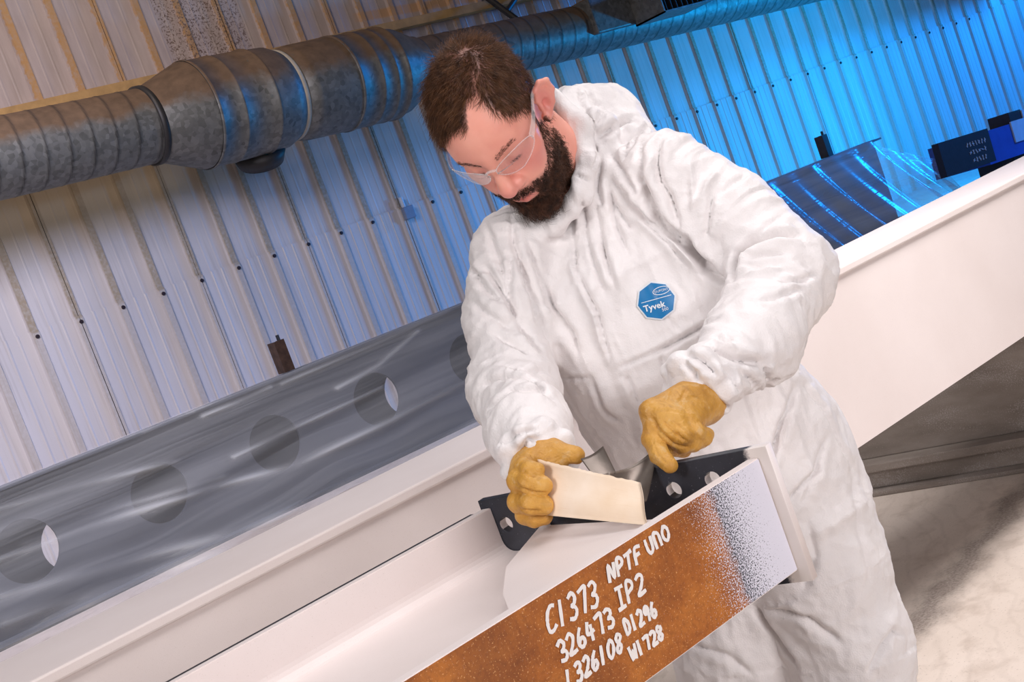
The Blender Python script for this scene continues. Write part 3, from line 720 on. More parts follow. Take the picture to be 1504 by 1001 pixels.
def mat_suit():
    n = NT('white_nonwoven_coverall'); o = n.coord()
    k = n.ramp(n.noise(o, 12, 4), [(0.3, srgb(232, 227, 226)), (0.7, srgb(240, 235, 234))])
    def ridg(sc, det, dist):
        x = n.add('ShaderNodeTexNoise', noise_type='RIDGED_MULTIFRACTAL'); n.link(o, x.inputs['Vector']); x.inputs['Scale'].default_value = sc
        x.inputs['Detail'].default_value = det; x.inputs['Distortion'].default_value = dist; x.inputs['Roughness'].default_value = 0.45; return x.outputs['Fac']
    h = n.math('ADD', n.math('MULTIPLY', ridg(9, 3, 0.6), 0.55), n.math('ADD', n.math('MULTIPLY', ridg(26, 2, 0.8), 0.22), n.math('MULTIPLY', n.noise(o, 420, 2), 0.05)))
    n.bump(h, 1.0, 0.014)
    n.p.inputs['Subsurface Weight'].default_value = 0.0
    return n.base(k, 0.55, 0, 0.35)
def mat_leather():
    n = NT('yellow_leather'); o = n.coord()
    k = n.ramp(n.noise(o, 30, 5, 0.6), [(0.25, srgb(168, 116, 44)), (0.5, srgb(202, 148, 62)), (0.75, srgb(216, 166, 84))])
    k = n.mix(n.rng(n.noise(o, 60, 4, 0.7), 0.55, 0.72, 0, 0.5), k, srgb(206, 178, 140))
    k = n.mix(n.rng(n.noise(o, 24, 3, 0.6), 0.60, 0.75, 0, 0.6), k, srgb(120, 78, 34))
    n.bump(n.math('ADD', n.noise(o, 160, 4, 0.6), n.math('MULTIPLY', n.noise(o, 45, 3, 0.6, 1.0), 2.0)), 0.6, 0.0025)
    return n.base(k, 0.5)
def mat_hair(name, c0, c1):
    n = NT(name); k = n.ramp(n.noise(n.coord(), 90, 3), [(0.3, c0), (0.75, c1)])
    return n.base(k, 0.45, 0, 0.3)
SKIN = mat_skin(); SUIT = mat_suit(); LEATHER = mat_leather()
HAIR = mat_hair('dark_brown_hair', srgb(50, 29, 17), srgb(118, 78, 48)); BEARD = mat_hair('dark_beard_hair', srgb(30, 19, 15), srgb(108, 70, 50))

def W3(u, v, d, r=None):
    p = at(u, v, d); return np.array([*p] if r is None else [*p, r])
CAMF, CAMR, CAMD = RW[:, 2], RW[:, 0], RW[:, 1]

# ------------------------------------------------------------------ head (local axes: l = his left, u = crown, f = face forward)
HB = np.array([[0.4185, -0.704, -0.5737], [-0.9079, -0.309, -0.2832], [0.0222, 0.6394, -0.7685]])
HB = np.linalg.qr(HB)[0] * np.sign(np.diag(np.linalg.qr(HB)[1]))
HS = 0.952; HC = at(731.2, 182.0, 1.90)
def h2w(q): return (np.asarray(q) * HS) @ HB.T + HC
def w2h(p): return ((np.asarray(p) - HC) @ HB) / HS
NECKB = w2h(at(868, 285, 2.07))
def head_sdf(p):
    s = p.copy(); s[:, 0] = np.abs(s[:, 0])
    d = ell(s, A(0, .043, -.014), A(.075, .088, .097))
    d = smin(d, ell(s, A(0, .035, .035), A(.060, .062, .056)), .03)          # forehead
    d = smin(d, ell(s, A(0, -.03, .035), A(.058, .075, .056)), .025)          # mid face
    d = smin(d, ell(s, A(0, -.072, .036), A(.050, .042, .052)), .025)         # jaw
    d = smin(d, sph(s, A(0, -.106, .070), .020), .025)                        # chin
    d = smin(d, cone(s, A(0, .033, .084), A(.040, .033, .066), .010, .010), .016)   # brow
    d = smin(d, sph(s, A(.044, -.016, .056), .020), .02)                      # cheek bone
    d = smin(d, sph(s, A(.030, -.045, .062), .020), .02)
    d = smax(d, -sph(s, A(.031, .012, .105), .019), .014)                     # socket
    d = smin(d, sph(s, A(.031, .012, .0735), .0135), .005)                    # lid over eyeball
    d = smin(d, cone(s, A(.020, .0045, .083), A(.042, .007, .076), .0026, .0022), .003)
    d = smin(d, cone(s, A(0, .020, .088), A(0, -.022, .110), .0085, .0118), .012)   # nose bridge
    d = smin(d, sph(s, A(0, -.027, .108), .0140), .008)
    d = smin(d, sph(s, A(.0145, -.031, .097), .0108), .007)
    d = smax(d, -sph(s, A(.0075, -.0395, .101), .0042), .004)
    d = smin(d, ell(s, A(0, -.060, .070), A(.034, .026, .026)), .02)          # mouth mound
    d = smin(d, cone(s, A(0, -.0640, .0955), A(.021, -.0685, .084), .0052, .0035), .005)
    d = smin(d, cone(s, A(0, -.0775, .0940), A(.018, -.0745, .0835), .0062, .0038), .005)
    d = smax(d, -cone(s, A(0, -.0705, .1005), A(.022, -.0712, .0875), .0016, .0012), .003)
    # ears
    e = p.copy(); e[:, 0] = np.abs(e[:, 0])
    c, sn = math.cos(0.60), math.sin(0.60); c2, s2 = math.cos(0.40), math.sin(0.40)
    q = e - A(.083, -.003, -.012); q = np.stack([q[:, 0] * c + q[:, 2] * sn, q[:, 1], -q[:, 0] * sn + q[:, 2] * c], 1)
    q = np.stack([q[:, 0], q[:, 1] * c2 - q[:, 2] * s2, q[:, 1] * s2 + q[:, 2] * c2], 1)
    rim = [A(0, .006, .016), A(.001, .022, .014), A(.003, .031, .002), A(.004, .026, -.013), A(.004, .008, -.018), A(.002, -.012, -.012), A(0, -.027, .002)]
    er = ell(q, A(0, .002, -.001), A(.0045, .030, .0175))
    for a_, b_ in zip(rim[:-1], rim[1:]): er = smin(er, cone(q, a_, b_, .0038, .0038), .004)
    er = smin(er, sph(q, A(0, -.027, .006), .008), .006)
    ah = [A(.003, -.008, -.008), A(.004, .008, -.009), A(.003, .019, -.002), A(.002, .021, .007)]
    for a_, b_ in zip(ah[:-1], ah[1:]): er = smin(er, cone(q, a_, b_, .0028, .0024), .003)
    er = smax(er, -ell(q, A(.005, -.006, .003), A(.007, .0105, .008)), .003)
    er = smin(er, cone(q, A(.001, -.010, .011), A(.002, -.004, .013), .0042, .0036), .004)
    d = smin(d, er, .006)
    # neck
    d = smin(d, cone(p, A(0, -.035, -.034), NECKB.astype(np.float32), .056, .062), .03)
    return d
nlo = np.minimum(A(-.115, -.14, -.125), NECKB - .085); nhi = np.maximum(A(.115, .15, .135), NECKB + .085)
hv, hf = sdf_mesh(head_sdf, nlo, nhi, 0.0022)
hv = smooth(hv, hf, 1, 0.5); hw = h2w(hv); hf = orient(hw, hf)
PERSON = np_mesh('person', hw, hf, SKIN)
tag(PERSON, 'bearded man in a white hooded coverall and yellow gloves bending over the beam', 'person')
# flush / lip / brow colour as a point attribute (true local colour of the skin)
def gs(c, r): return np.exp(-np.sum(((hv - np.array(c)) / np.array(r)) ** 2, axis=1))
hs = hv.copy(); hs[:, 0] = np.abs(hs[:, 0])
def gss(c, r): return np.exp(-np.sum(((hs - np.array(c)) / np.array(r)) ** 2, axis=1))
flush = np.clip(0.8 * gss((.046, -.020, .068), (.030, .028, .034)) + 0.85 * gs((0, -.030, .112), (.020, .016, .02)) + 1.0 * gss((.080, 0, -.018), (.016, .04, .03)) + 1.1 * gs((0, -.0715, .098), (.022, .011, .016)) + 0.35 * gss((.031, .004, .085), (.02, .008, .02)), 0, 1)
stub = np.clip(0.0 * flush, 0, 1)
ca = PERSON.data.color_attributes.new('flush', 'FLOAT_COLOR', 'POINT')
ca.data.foreach_set('color', np.stack([flush, stub, 0 * flush, np.ones_like(flush)], 1).astype(np.float32).ravel())

# ------------------------------------------------------------------ coverall
SH_R = W3(752, 372, 2.03); SH_L = W3(985, 262, 1.98)
LAT = SH_L - SH_R; LAT /= np.linalg.norm(LAT)
spine = [(856, 268, 2.10, .080, .070), (872, 326, 2.08, .160, .100), (905, 410, 2.04, .175, .125), (985, 540, 2.03, .172, .135), (1065, 670, 2.06, .178, .140), (1112, 770, 2.08, .155, .125)]
SP = np.array([at(*s[:3]) for s in spine]); SA = np.array([s[3] for s in spine]); SB = np.array([s[4] for s in spine])
AX = SP[-1] - SP[0]; AX /= np.linalg.norm(AX)
LATo = LAT - AX * (LAT @ AX); LATo /= np.linalg.norm(LATo); DEP = np.cross(AX, LATo)
def torso(p):
    t = (p - SP[0]) @ AX; ts = (SP - SP[0]) @ AX
    ax = [np.interp(t, ts, SP[:, i]) for i in range(3)]
    rel = p - np.stack(ax, 1); a = np.interp(t, ts, SA); b = np.interp(t, ts, SB)
    l = np.abs(rel @ LATo) / a; q = np.abs(rel @ DEP) / b
    k = (l ** 2.3 + q ** 2.3) ** (1 / 2.3)
    d = (k - 1) * np.minimum(a, b)
    return np.maximum(d, np.maximum(-t, t - ts[-1])).astype(np.float32)
ARM_R = [W3(760, 372, 2.03, .075), W3(745, 470, 1.99, .062), W3(755, 572, 1.92, .062), W3(776, 630, 1.78, .053), W3(790, 668, 1.70, .046)]
ARM_L = [W3(978, 268, 1.99, .080), W3(1075, 335, 1.96, .076), W3(1150, 405, 1.91, .071), W3(1108, 495, 1.80, .060), W3(1032, 560, 1.705, .044)]
LEG_L = [W3(1135, 700, 2.07, .122), W3(1190, 820, 2.06, .112), W3(1243, 945, 2.06, .097), W3(1272, 1090, 2.06, .088), np.array([1.50, 1.27, .10, .075])]
LEG_R = [W3(1080, 720, 2.10, .115), W3(1075, 955, 2.12, .090), W3(1090, 1110, 2.14, .085), np.array([1.36, 1.54, .10, .075])]
HOOD = [W3(842, 168, 2.10, .045), W3(885, 178, 2.12, .055), W3(925, 215, 2.08, .050)]
COLLAR = [W3(816, 140, 2.03, .012), W3(852, 188, 1.985, .014), W3(862, 236, 1.965, .015), W3(852, 285, 1.955, .016), W3(818, 328, 1.965, .016), W3(780, 342, 1.99, .014)]
COLLAR2 = [W3(835, 150, 2.06, .02), W3(876, 192, 2.02, .026), W3(890, 245, 2.01, .028), W3(878, 300, 2.00, .026), W3(835, 350, 2.04, .018)]
NK0 = h2w(np.array([0, -.035, -.034])); NK1 = h2w(NECKB)
CUFFS = []
for ch, rr_, sd in ((ARM_L, .040, 5), (ARM_R, .043, 9)):
    e = ch[-1][:3]; a_ = e - ch[-2][:3]; a_ /= np.linalg.norm(a_); b_ = np.cross(a_, [0, 0, 1.]); b_ /= np.linalg.norm(b_); c_ = np.cross(a_, b_); rg = np.random.default_rng(sd)
    for t_ in np.linspace(0, 2 * np.pi, 10)[:-1]:
        CUFFS.append((e + a_ * (.012 + rg.uniform(-.008, .008)) + (b_ * math.cos(t_) + c_ * math.sin(t_)) * rr_, .012 + rg.uniform(0, .005)))
def suit_sdf(p):
    d = torso(p)
    d = smin(d, chain(p, ARM_L, .035), .030); d = smin(d, chain(p, ARM_R, .035), .022)
    lg = smin(chain(p, LEG_L, .04), chain(p, LEG_R, .04), .012)
    d = smin(d, lg, .08)
    d = smin(d, chain(p, HOOD, .03), .025)
    d = smin(d, chain(p, COLLAR2, .02), .025)
    d = smax(d, -cone(p, NK0, NK0 * .45 + NK1 * .55, .054, .054), .004)
    d = smin(d, chain(p, COLLAR, .01), .010)
    for q, r_ in CUFFS: d = smin(d, sph(p, q, r_), .012)
    return d
sv, sf = sdf_mesh(suit_sdf, (0.80, 0.95, 0.0), (1.95, 1.95, 1.72), 0.0031)
sf = orient(sv, sf); sv = smooth(sv, sf, 1, 0.5); sn_ = vnormals(sv, sf)
bvh0 = BVHTree.FromPolygons([tuple(x) for x in sv], [tuple(x) for x in sf.tolist()])
def hit(u, v, bv=None):
    r = ray(u, v); r /= np.linalg.norm(r); h = (bv or bvh0).ray_cast(Vector(CAM_O), Vector(r))
    return None if h[0] is None else (np.array(h[0]), np.array(h[1]))
FOLDS = [  ([(900, 266), (936, 306), (979, 345), (1020, 376), (1049, 400)], -0.012, 0.009),
  ([(941, 208), (942, 263), (953, 304), (979, 337), (1020, 376)], -0.012, 0.008),
  ([(970, 196), (965, 239), (970, 266), (984, 287), (1006, 342)], -0.01, 0.007),
  ([(1006, 342), (1020, 371), (1034, 400)], -0.01, 0.008),
  ([(1046, 280), (1041, 313), (1037, 357)], -0.008, 0.007),
  ([(1053, 251), (1034, 280), (1015, 309)], 0.006, 0.01),
  ([(1176, 345), (1140, 346), (1104, 357), (1087, 373), (1085, 400)], -0.016, 0.009),
  ([(900, 294), (914, 318), (931, 342)], -0.007, 0.006),
  ([(953, 182), (931, 210), (914, 239)], -0.008, 0.007),
  ([(1152, 316), (1125, 337), (1073, 385)], -0.006, 0.01),
  ([(938, 313), (960, 337), (996, 376), (1015, 400)], -0.008, 0.006),
  ([(1013, 239), (1018, 294), (1015, 313)], 0.005, 0.008),
  ([(1097, 258), (1073, 270), (1056, 285)], -0.005, 0.006),
  ([(1087, 374), (1080, 396), (1077, 418)], -0.014, 0.008),
  ([(1010, 340), (1033, 396), (1075, 420)], -0.012, 0.009),
  ([(1100, 382), (1117, 376), (1156, 371)], -0.008, 0.006),
  ([(1094, 393), (1128, 388)], -0.006, 0.005),
  ([(1145, 413), (1173, 413), (1206, 399)], -0.007, 0.006),
  ([(1111, 441), (1139, 438), (1184, 421)], -0.006, 0.008),
  ([(1047, 499), (1052, 513), (1086, 527), (1125, 536)], -0.014, 0.009),
  ([(1050, 491), (1066, 502), (1083, 505)], -0.01, 0.006),
  ([(1125, 539), (1128, 567)], -0.01, 0.007),
  ([(1005, 519), (1038, 533), (1055, 555)], -0.01, 0.007),
  ([(1005, 530), (1022, 547), (1024, 564)], -0.009, 0.006),
  ([(1086, 544), (1114, 572)], -0.007, 0.006),
  ([(1133, 561), (1156, 550), (1181, 533)], -0.01, 0.008),
  ([(1058, 533), (1077, 553), (1091, 581)], -0.008, 0.007),
  ([(960, 519), (1016, 488), (1063, 459)], -0.006, 0.006),
  ([(1094, 404), (1117, 400), (1156, 393)], 0.006, 0.01),
  ([(1030, 561), (1052, 586), (1077, 606)], -0.006, 0.005),
  ([(905, 542), (985, 507), (1060, 465)], -0.005, 0.005),
  ([(822, 556), (872, 554)], -0.004, 0.005),
  ([(840, 330), (844, 393), (877, 459), (899, 537)], -0.006, 0.005),
  ([(836, 352), (841, 400), (872, 463), (892, 537)], 0.004, 0.006),
  ([(799, 415), (814, 452), (840, 489), (851, 526)], -0.01, 0.009),
  ([(714, 393), (737, 426), (762, 471)], -0.012, 0.008),
  ([(762, 471), (781, 504), (807, 532)], -0.01, 0.008),
  ([(759, 371), (777, 430), (792, 485)], -0.007, 0.007),
  ([(751, 378), (748, 437)], -0.007, 0.006),
  ([(774, 352), (792, 411), (803, 452)], -0.006, 0.007),
  ([(688, 389), (711, 422), (744, 452)], -0.008, 0.008),
  ([(692, 441), (718, 463), (755, 485)], -0.006, 0.008),
  ([(729, 493), (751, 504), (781, 522)], -0.008, 0.008),
  ([(740, 537), (766, 548), (807, 543)], -0.009, 0.008),
  ([(707, 567), (737, 554), (781, 561), (814, 589)], -0.013, 0.009),
  ([(718, 600), (751, 576), (792, 578), (818, 589)], -0.009, 0.007),
  ([(870, 385), (888, 434)], -0.006, 0.008),
  ([(884, 352), (892, 397), (900, 419)], -0.006, 0.006),
  ([(729, 652), (766, 635), (792, 628)], -0.007, 0.007),
  ([(755, 681), (777, 644), (799, 648)], -0.007, 0.006),
  ([(855, 285), (860, 340), (875, 400)], -0.007, 0.006),
  ([(895, 270), (905, 330), (925, 380)], -0.008, 0.007),
  ([(875, 295), (885, 360), (905, 430)], -0.006, 0.006),
  ([(930, 245), (970, 320), (1020, 370), (1075, 420)], -0.014, 0.011),
  ([(950, 285), (985, 330), (1020, 365)], -0.008, 0.007),
  ([(750, 315), (755, 360), (785, 440), (810, 515)], -0.008, 0.008),
  ([(705, 305), (735, 390), (760, 475)], -0.007, 0.008),
  ([(980, 465), (1000, 490)], -0.004, 0.005),
  ([(870, 560), (885, 600), (910, 620)], -0.006, 0.007),
  ([(920, 550), (940, 600)], -0.005, 0.006),
  ([(970, 520), (980, 555)], -0.005, 0.006),
  ([(1182, 568), (1209, 600), (1252, 687)], -0.008, 0.008),
  ([(1171, 563), (1149, 622), (1133, 687)], -0.008, 0.009),
  ([(1154, 606), (1146, 638), (1127, 698)], -0.006, 0.007),
  ([(1203, 687), (1176, 714), (1154, 741)], -0.007, 0.007),
  ([(1214, 638), (1198, 692), (1176, 741)], -0.005, 0.008),
  ([(1106, 887), (1144, 935), (1171, 979)], -0.012, 0.01),
  ([(1122, 892), (1187, 908), (1241, 946)], -0.008, 0.01),
  ([(1273, 989), (1311, 925), (1333, 935)], -0.006, 0.007),
  ([(1187, 763), (1198, 817), (1176, 871)], -0.006, 0.01),
  ([(1252, 692), (1263, 784), (1284, 871)], -0.004, 0.012),
  ([(1014, 946), (1068, 962), (1111, 995)], -0.006, 0.009),
  ([(851, 130), (864, 176), (873, 202)], -0.009, 0.007),
  ([(886, 163), (877, 183), (868, 198)], -0.009, 0.007),
  ([(877, 202), (905, 185), (932, 174)], -0.014, 0.009),
  ([(875, 215), (877, 233), (868, 255)], -0.008, 0.005),
  ([(846, 257), (859, 262), (870, 268)], -0.006, 0.004),
  ([(884, 233), (877, 277), (886, 308)], -0.009, 0.007),
  ([(897, 224), (923, 264), (949, 299)], -0.008, 0.009),
  ([(859, 134), (873, 154), (888, 158)], -0.007, 0.006),
  ([(930, 202), (921, 220), (916, 237)], -0.006, 0.006),
  ([(895, 187), (905, 183), (919, 178)], -0.006, 0.005)]
def suit_disp(v, n):
    d = np.zeros(len(v))
    # local frames: torso folds run down the body, limb folds run round the limb
    def seg(ch):
        best = np.full(len(v), 9.0); s = np.zeros(len(v)); ax = np.zeros((len(v), 3)); acc = 0
        for a, b in zip(ch[:-1], ch[1:]):
            ab = b[:3] - a[:3]; L = np.linalg.norm(ab); t = np.clip((v - a[:3]) @ ab / L ** 2, 0, 1)
            q = np.linalg.norm(v - a[:3] - t[:, None] * ab, axis=1) - (a[3] + (b[3] - a[3]) * t); m = q < best
            best[m] = q[m]; s[m] = acc + t[m] * L; ax[m] = ab / L; acc += L
        return best, s, ax
    dl, sl_, al = seg(ARM_L); dr, sr, ar = seg(ARM_R); ll, s3, a3 = seg(LEG_L); lr, s4, a4 = seg(LEG_R)
    arm = np.clip((0.03 - np.minimum(dl, dr)) / 0.03, 0, 1); leg = np.clip((0.04 - np.minimum(ll, lr)) / 0.04, 0, 1) * (1 - arm); bod = (1 - arm) * (1 - leg)
    def streak(axis, across, along, seed):
        s = np.sum(v * axis, axis=1); q = v - s[:, None] * axis
        return q / across + (s / along)[:, None] * np.array([0.61, 0.53, 0.59])
    axd = np.where((dl < dr)[:, None], al, ar)
    w_ = perlin(v * 7.0, 3)[:, None] * np.array([.03, .03, .03])
    vv = v; 
    b1 = perlin(streak(AX + 0 * v, 0.045, 0.30, 1) + w_ * 30, 1); b2 = perlin(streak(AX + 0 * v, 0.020, 0.14, 2) + w_ * 40, 2)
    d += bod * (0.0065 * (0.35 - np.abs(b1) * 2) + 0.003 * (0.3 - np.abs(b2) * 2))
    # arms: diagonal compressive folds
    s = np.sum(v * axd, axis=1); q = v - s[:, None] * axd
    a1 = perlin(q / 0.11 + (s / 0.040)[:, None] * np.array([.6, .6, .53]) + w_ * 25, 5); a2 = perlin(q / 0.05 + (s / 0.020)[:, None] * np.array([.6, .5, .6]) + w_ * 40, 6)
    d += arm * (0.0065 * (0.35 - np.abs(a1) * 2) + 0.003 * (0.3 - np.abs(a2) * 2))
    axl = np.where((ll < lr)[:, None], a3, a4)
    s = np.sum(v * axl, axis=1); q = v - s[:, None] * axl
    l1 = perlin(q / 0.06 + (s / 0.16)[:, None] * np.array([.6, .6, .53]) + w_ * 25, 7); l2 = perlin(q / 0.028 + (s / 0.06)[:, None] * np.array([.6, .5, .6]) + w_ * 40, 8)
    d += leg * (0.006 * (0.35 - np.abs(l1) * 2) + 0.003 * (0.3 - np.abs(l2) * 2))
    d += 0.0020 * (0.3 - 2 * np.abs(perlin(v * 30 + w_ * 60, 9))) + 0.0040 * (0.3 - 2 * np.abs(perlin(v * 12 + w_ * 30, 10))) + 0.0010 * (0.3 - 2 * np.abs(perlin(v * 62 + w_ * 90, 12)))
    return d
def strokes(v, n, lst, bv=None, step=4):
    d = np.zeros(len(v))
    for (pts, amp, wd) in lst:
        P = []
        for (a, b) in zip(pts[:-1], pts[1:]):
            k = max(2, int(np.hypot(b[0] - a[0], b[1] - a[1]) / step))
            for t in np.linspace(0, 1, k, endpoint=False):
                h = hit(a[0] + (b[0] - a[0]) * t, a[1] + (b[1] - a[1]) * t, bv)
                if h is not None: P.append(h[0])
        if len(P) < 3: continue
        P = np.array(P); lo = P.min(0) - 3 * wd; hi = P.max(0) + 3 * wd
        m = np.nonzero(np.all((v > lo) & (v < hi), axis=1))[0]
        if not len(m): continue
        D = np.linalg.norm(v[m][:, None, :] - P[None], axis=2); j = D.argmin(1); dm = D[np.arange(len(m)), j]
        tt = j / (len(P) - 1); tap = np.clip(np.minimum(tt, 1 - tt) * 5 + 0.15, 0, 1)
        d[m] += amp * tap * 2.1 * (np.exp(-(dm / (0.70 * wd)) ** 1.3) - 0.42 * np.exp(-(dm / (2.0 * wd)) ** 2))
    return d
sv2 = sv + sn_ * (suit_disp(sv, sn_) + strokes(sv, sn_, FOLDS))[:, None]
COVERALL = np_mesh('coverall', sv2, sf, SUIT, PERSON)
#PART4
bvhS = BVHTree.FromPolygons([tuple(x) for x in sv2], [tuple(x) for x in sf.tolist()])
bvhH = BVHTree.FromPolygons([tuple(x) for x in hw], [tuple(x) for x in hf.tolist()])
# boots under the trouser legs
for (x, y) in ((1.53, 1.25), (1.36, 1.54)):
    def bt(p, x=x, y=y):
        d = smin(cone(p, A(x, y, .14), A(x, y, .06), .052, .050), cone(p, A(x, y, .05), A(x - .15, y - .06, .04), .048, .042), .03)
        return smax(d, -p[:, 2] + 0.001, .004)
    bv_, bf_ = sdf_mesh(bt, (x - .27, y - .2, -0.02), (x + .12, y + .12, .22), .006); np_mesh('boot', bv_, orient(bv_, bf_), DARK, PERSON)

# ------------------------------------------------------------------ chest badge and its lettering, laid on the cloth
BADGE = mat_plain('blue_badge', srgb(16, 116, 176), 0.4, 0, 0.03, 30); BADGEW = mat_plain('badge_white', srgb(226, 232, 238), 0.5, 0, 0.02, 30)
BC, BN = hit(963.5, 441.5, bvhS)
BN = -CAMF * 0.9 + 0.0 * BN; BN /= np.linalg.norm(BN)
bth = math.radians(-15.5)
BU = math.cos(bth) * CAMR + math.sin(bth) * CAMD; BU -= BN * (BU @ BN); BU /= np.linalg.norm(BU); BV = np.cross(BN, BU)
bts = bvhS.ray_cast(Vector(BC + BN * 0.2), Vector(-BN))
# a smoothed chest patch under the badge so that it lies flat
def lay(x, y, off):
    p = BC + BU * x + BV * y + BN * 0.15
    h = 0
    acc = []
    for dx in (-.008, 0, .008):
        for dy in (-.008, 0, .008):
            r = bvhS.ray_cast(Vector(p + BU * dx + BV * dy), Vector(-BN))
            if r[0] is not None: acc.append((np.array(r[0]) - BC) @ BN)
    return BC + BU * x + BV * y + BN * (max(acc) * 0.5 + np.mean(acc) * 0.5 + off if acc else off)
BR = 29.5 * (BC - CAM_O) @ CAMF / FPX
def octa(R, off, mat, name, parent):
    v, f = [], []; rings = 6; n = 32
    for k in range(rings + 1):
        for i in range(n):
            a = 2 * math.pi * i / n; m = (a % (math.pi / 4)) - math.pi / 8
            r = R * math.cos(math.pi / 8) / math.cos(m) * k / rings
            v.append(lay(r * math.cos(a + math.pi / 8 * 0), r * math.sin(a), off))
    for k in range(rings):
        for i in range(n): f.append((k * n + i, (k + 1) * n + i, (k + 1) * n + (i + 1) % n, k * n + (i + 1) % n))
    return pyd(name, v, f, mat, parent, True)
bd_rim = octa(BR, 0.0022, BADGEW, 'badge', COVERALL); bd = octa(BR * 0.93, 0.0030, BADGE, 'badge_face', None); bd.parent = bd_rim
def text_on(txt, x, y, size, name, parent, fn, mat, shear=0.0, bold=0.0):
    cu = bpy.data.curves.new(name, 'FONT'); cu.body = txt; cu.size = size; cu.align_x = 'CENTER'; cu.align_y = 'CENTER'; cu.offset = bold; cu.resolution_u = 3
    t = bpy.data.objects.new('tmp', cu); C.objects.link(t)
    me = bpy.data.meshes.new_from_object(t.evaluated_get(bpy.context.evaluated_depsgraph_get())); bpy.data.objects.remove(t); bpy.data.curves.remove(cu)
    for v in me.vertices: v.co = Vector(fn(x + v.co.x, y + v.co.y))
    me.materials.clear(); me.name = name
    return mesh_obj(name, me, mat, parent)
bl = lambda x, y: lay(x, y, 0.0038)
text_on('Tyvek', -0.0055, -0.0075, 0.0128, 'badge_writing', bd_rim, bl, BADGEW, 0, 0.0003)
text_on('500', 0.0085, -0.0155, 0.0066, 'badge_writing', bd_rim, bl, BADGEW)
text_on('DUPONT', 0.011, 0.0125, 0.0050, 'badge_writing', bd_rim, bl, BADGEW)
def strip_on(pts, w_, name, parent, fn, mat):
    bm = bmesh.new(); L_ = []
    for i, p in enumerate(pts):
        d = np.array(pts[min(i + 1, len(pts) - 1)]) - np.array(pts[max(i - 1, 0)]); d = d / np.linalg.norm(d); nn = np.array([-d[1], d[0]]) * w_
        L_.append((bm.verts.new(fn(p[0] + nn[0], p[1] + nn[1])), bm.verts.new(fn(p[0] - nn[0], p[1] - nn[1]))))
    for a, b in zip(L_[:-1], L_[1:]): bm.faces.new((a[0], b[0], b[1], a[1]))
    return bm_obj(name, bm, mat, parent)
strip_on([(x, 0.0025) for x in np.linspace(-.022, .023, 12)], 0.00045, 'badge_line', bd_rim, bl, BADGEW)
strip_on([(.011 + .0125 * math.cos(a), .0125 + .0056 * math.sin(a)) for a in np.linspace(0, 2 * math.pi, 33)], 0.00045, 'badge_oval', bd_rim, bl, BADGEW)

# ------------------------------------------------------------------ hair and beard strands
hn = vnormals(hv, hf)
def surf_samples(mask_fn, n, seed):
    r = np.random.default_rng(seed)
    a = hv[hf]; ar = 0.5 * np.linalg.norm(np.cross(a[:, 2] - a[:, 0], a[:, 3] - a[:, 1]), axis=1)
    c = a.mean(1); mk = mask_fn(c); w_ = ar * mk; idx = r.choice(len(hf), n, p=w_ / w_.sum())
    b = r.random((n, 2))[:, :, None]; q = a[idx]
    p = (q[:, 0] * (1 - b[:, 0]) + q[:, 1] * b[:, 0]) * (1 - b[:, 1]) + (q[:, 3] * (1 - b[:, 0]) + q[:, 2] * b[:, 0]) * b[:, 1]
    return p, hn[hf[idx]].mean(1), r
def hair_mask(c):
    l, u, f = c.T; a = np.arctan2(np.abs(l), u - .03)
    F = np.interp(a, [0, .12, .24, .40, .54, .71, 1.03, 1.27, 1.5, 1.62, 2.3], [.076, .074, .040, .034, .046, .052, .055, .044, .028, .024, .020])
    Fr = np.interp(a, [0, .5, .71, 1.03, 1.27, 1.5, 1.62, 2.3], [.073, .066, .060, .056, .044, .028, .024, .020])
    F = np.where(l > 0, F, Fr) + 0.004 * perlin(c * 120, 11)
    m = np.clip((F - f) / .004 + .5, 0, 1)
    low = np.where(f > .006, -.028, np.where(f > -.032, .022, -.055))
    m *= np.clip((u - low) / .006 + .5, 0, 1)
    ear = ((np.abs(l) > .0755) & (f > -.045) & (f < .016) & (u < .034) & (u > -.05)); m[ear] = 0
    # thinner line where the scalp shows along the parting
    part = np.exp(-((l - (.036 + .0 * f)) / .0035) ** 2) * (f < .045) * (f > .000) * (u > .07)
    return m * (1 - 0.45 * part)
def beard_mask(c):
    l, u, f = c.T; al = np.abs(l)
    line = np.interp(f, [-.02, .02, .045, .062, .078, .095, .12], [-.030, -.018, -.034, -.046, -.052, -.046, -.044])
    m = np.clip((line - u) / .008 + .3, 0, 1)
    m *= np.clip((f - np.interp(u, [-.13, -.09, -.06, -.02], [.024, -.008, -.012, .002])) / .012 + .3, 0, 1)
    m *= np.clip((u + .150) / .01, 0, 1); m *= np.where((u > -.07) & (f < .075), .55, 1.0); m[(al > .0715) & (u > -.050)] = 0; m[(al > .079) & (u > -.06)] = 0
    lips = (al < .022) & (u < -.063) & (u > -.0825) & (f > .074); m[lips] = 0
    m[(f > .094) & (u > -.048)] = 0; m[(al < .014) & (f > .085) & (u > -.047)] = 0
    return m
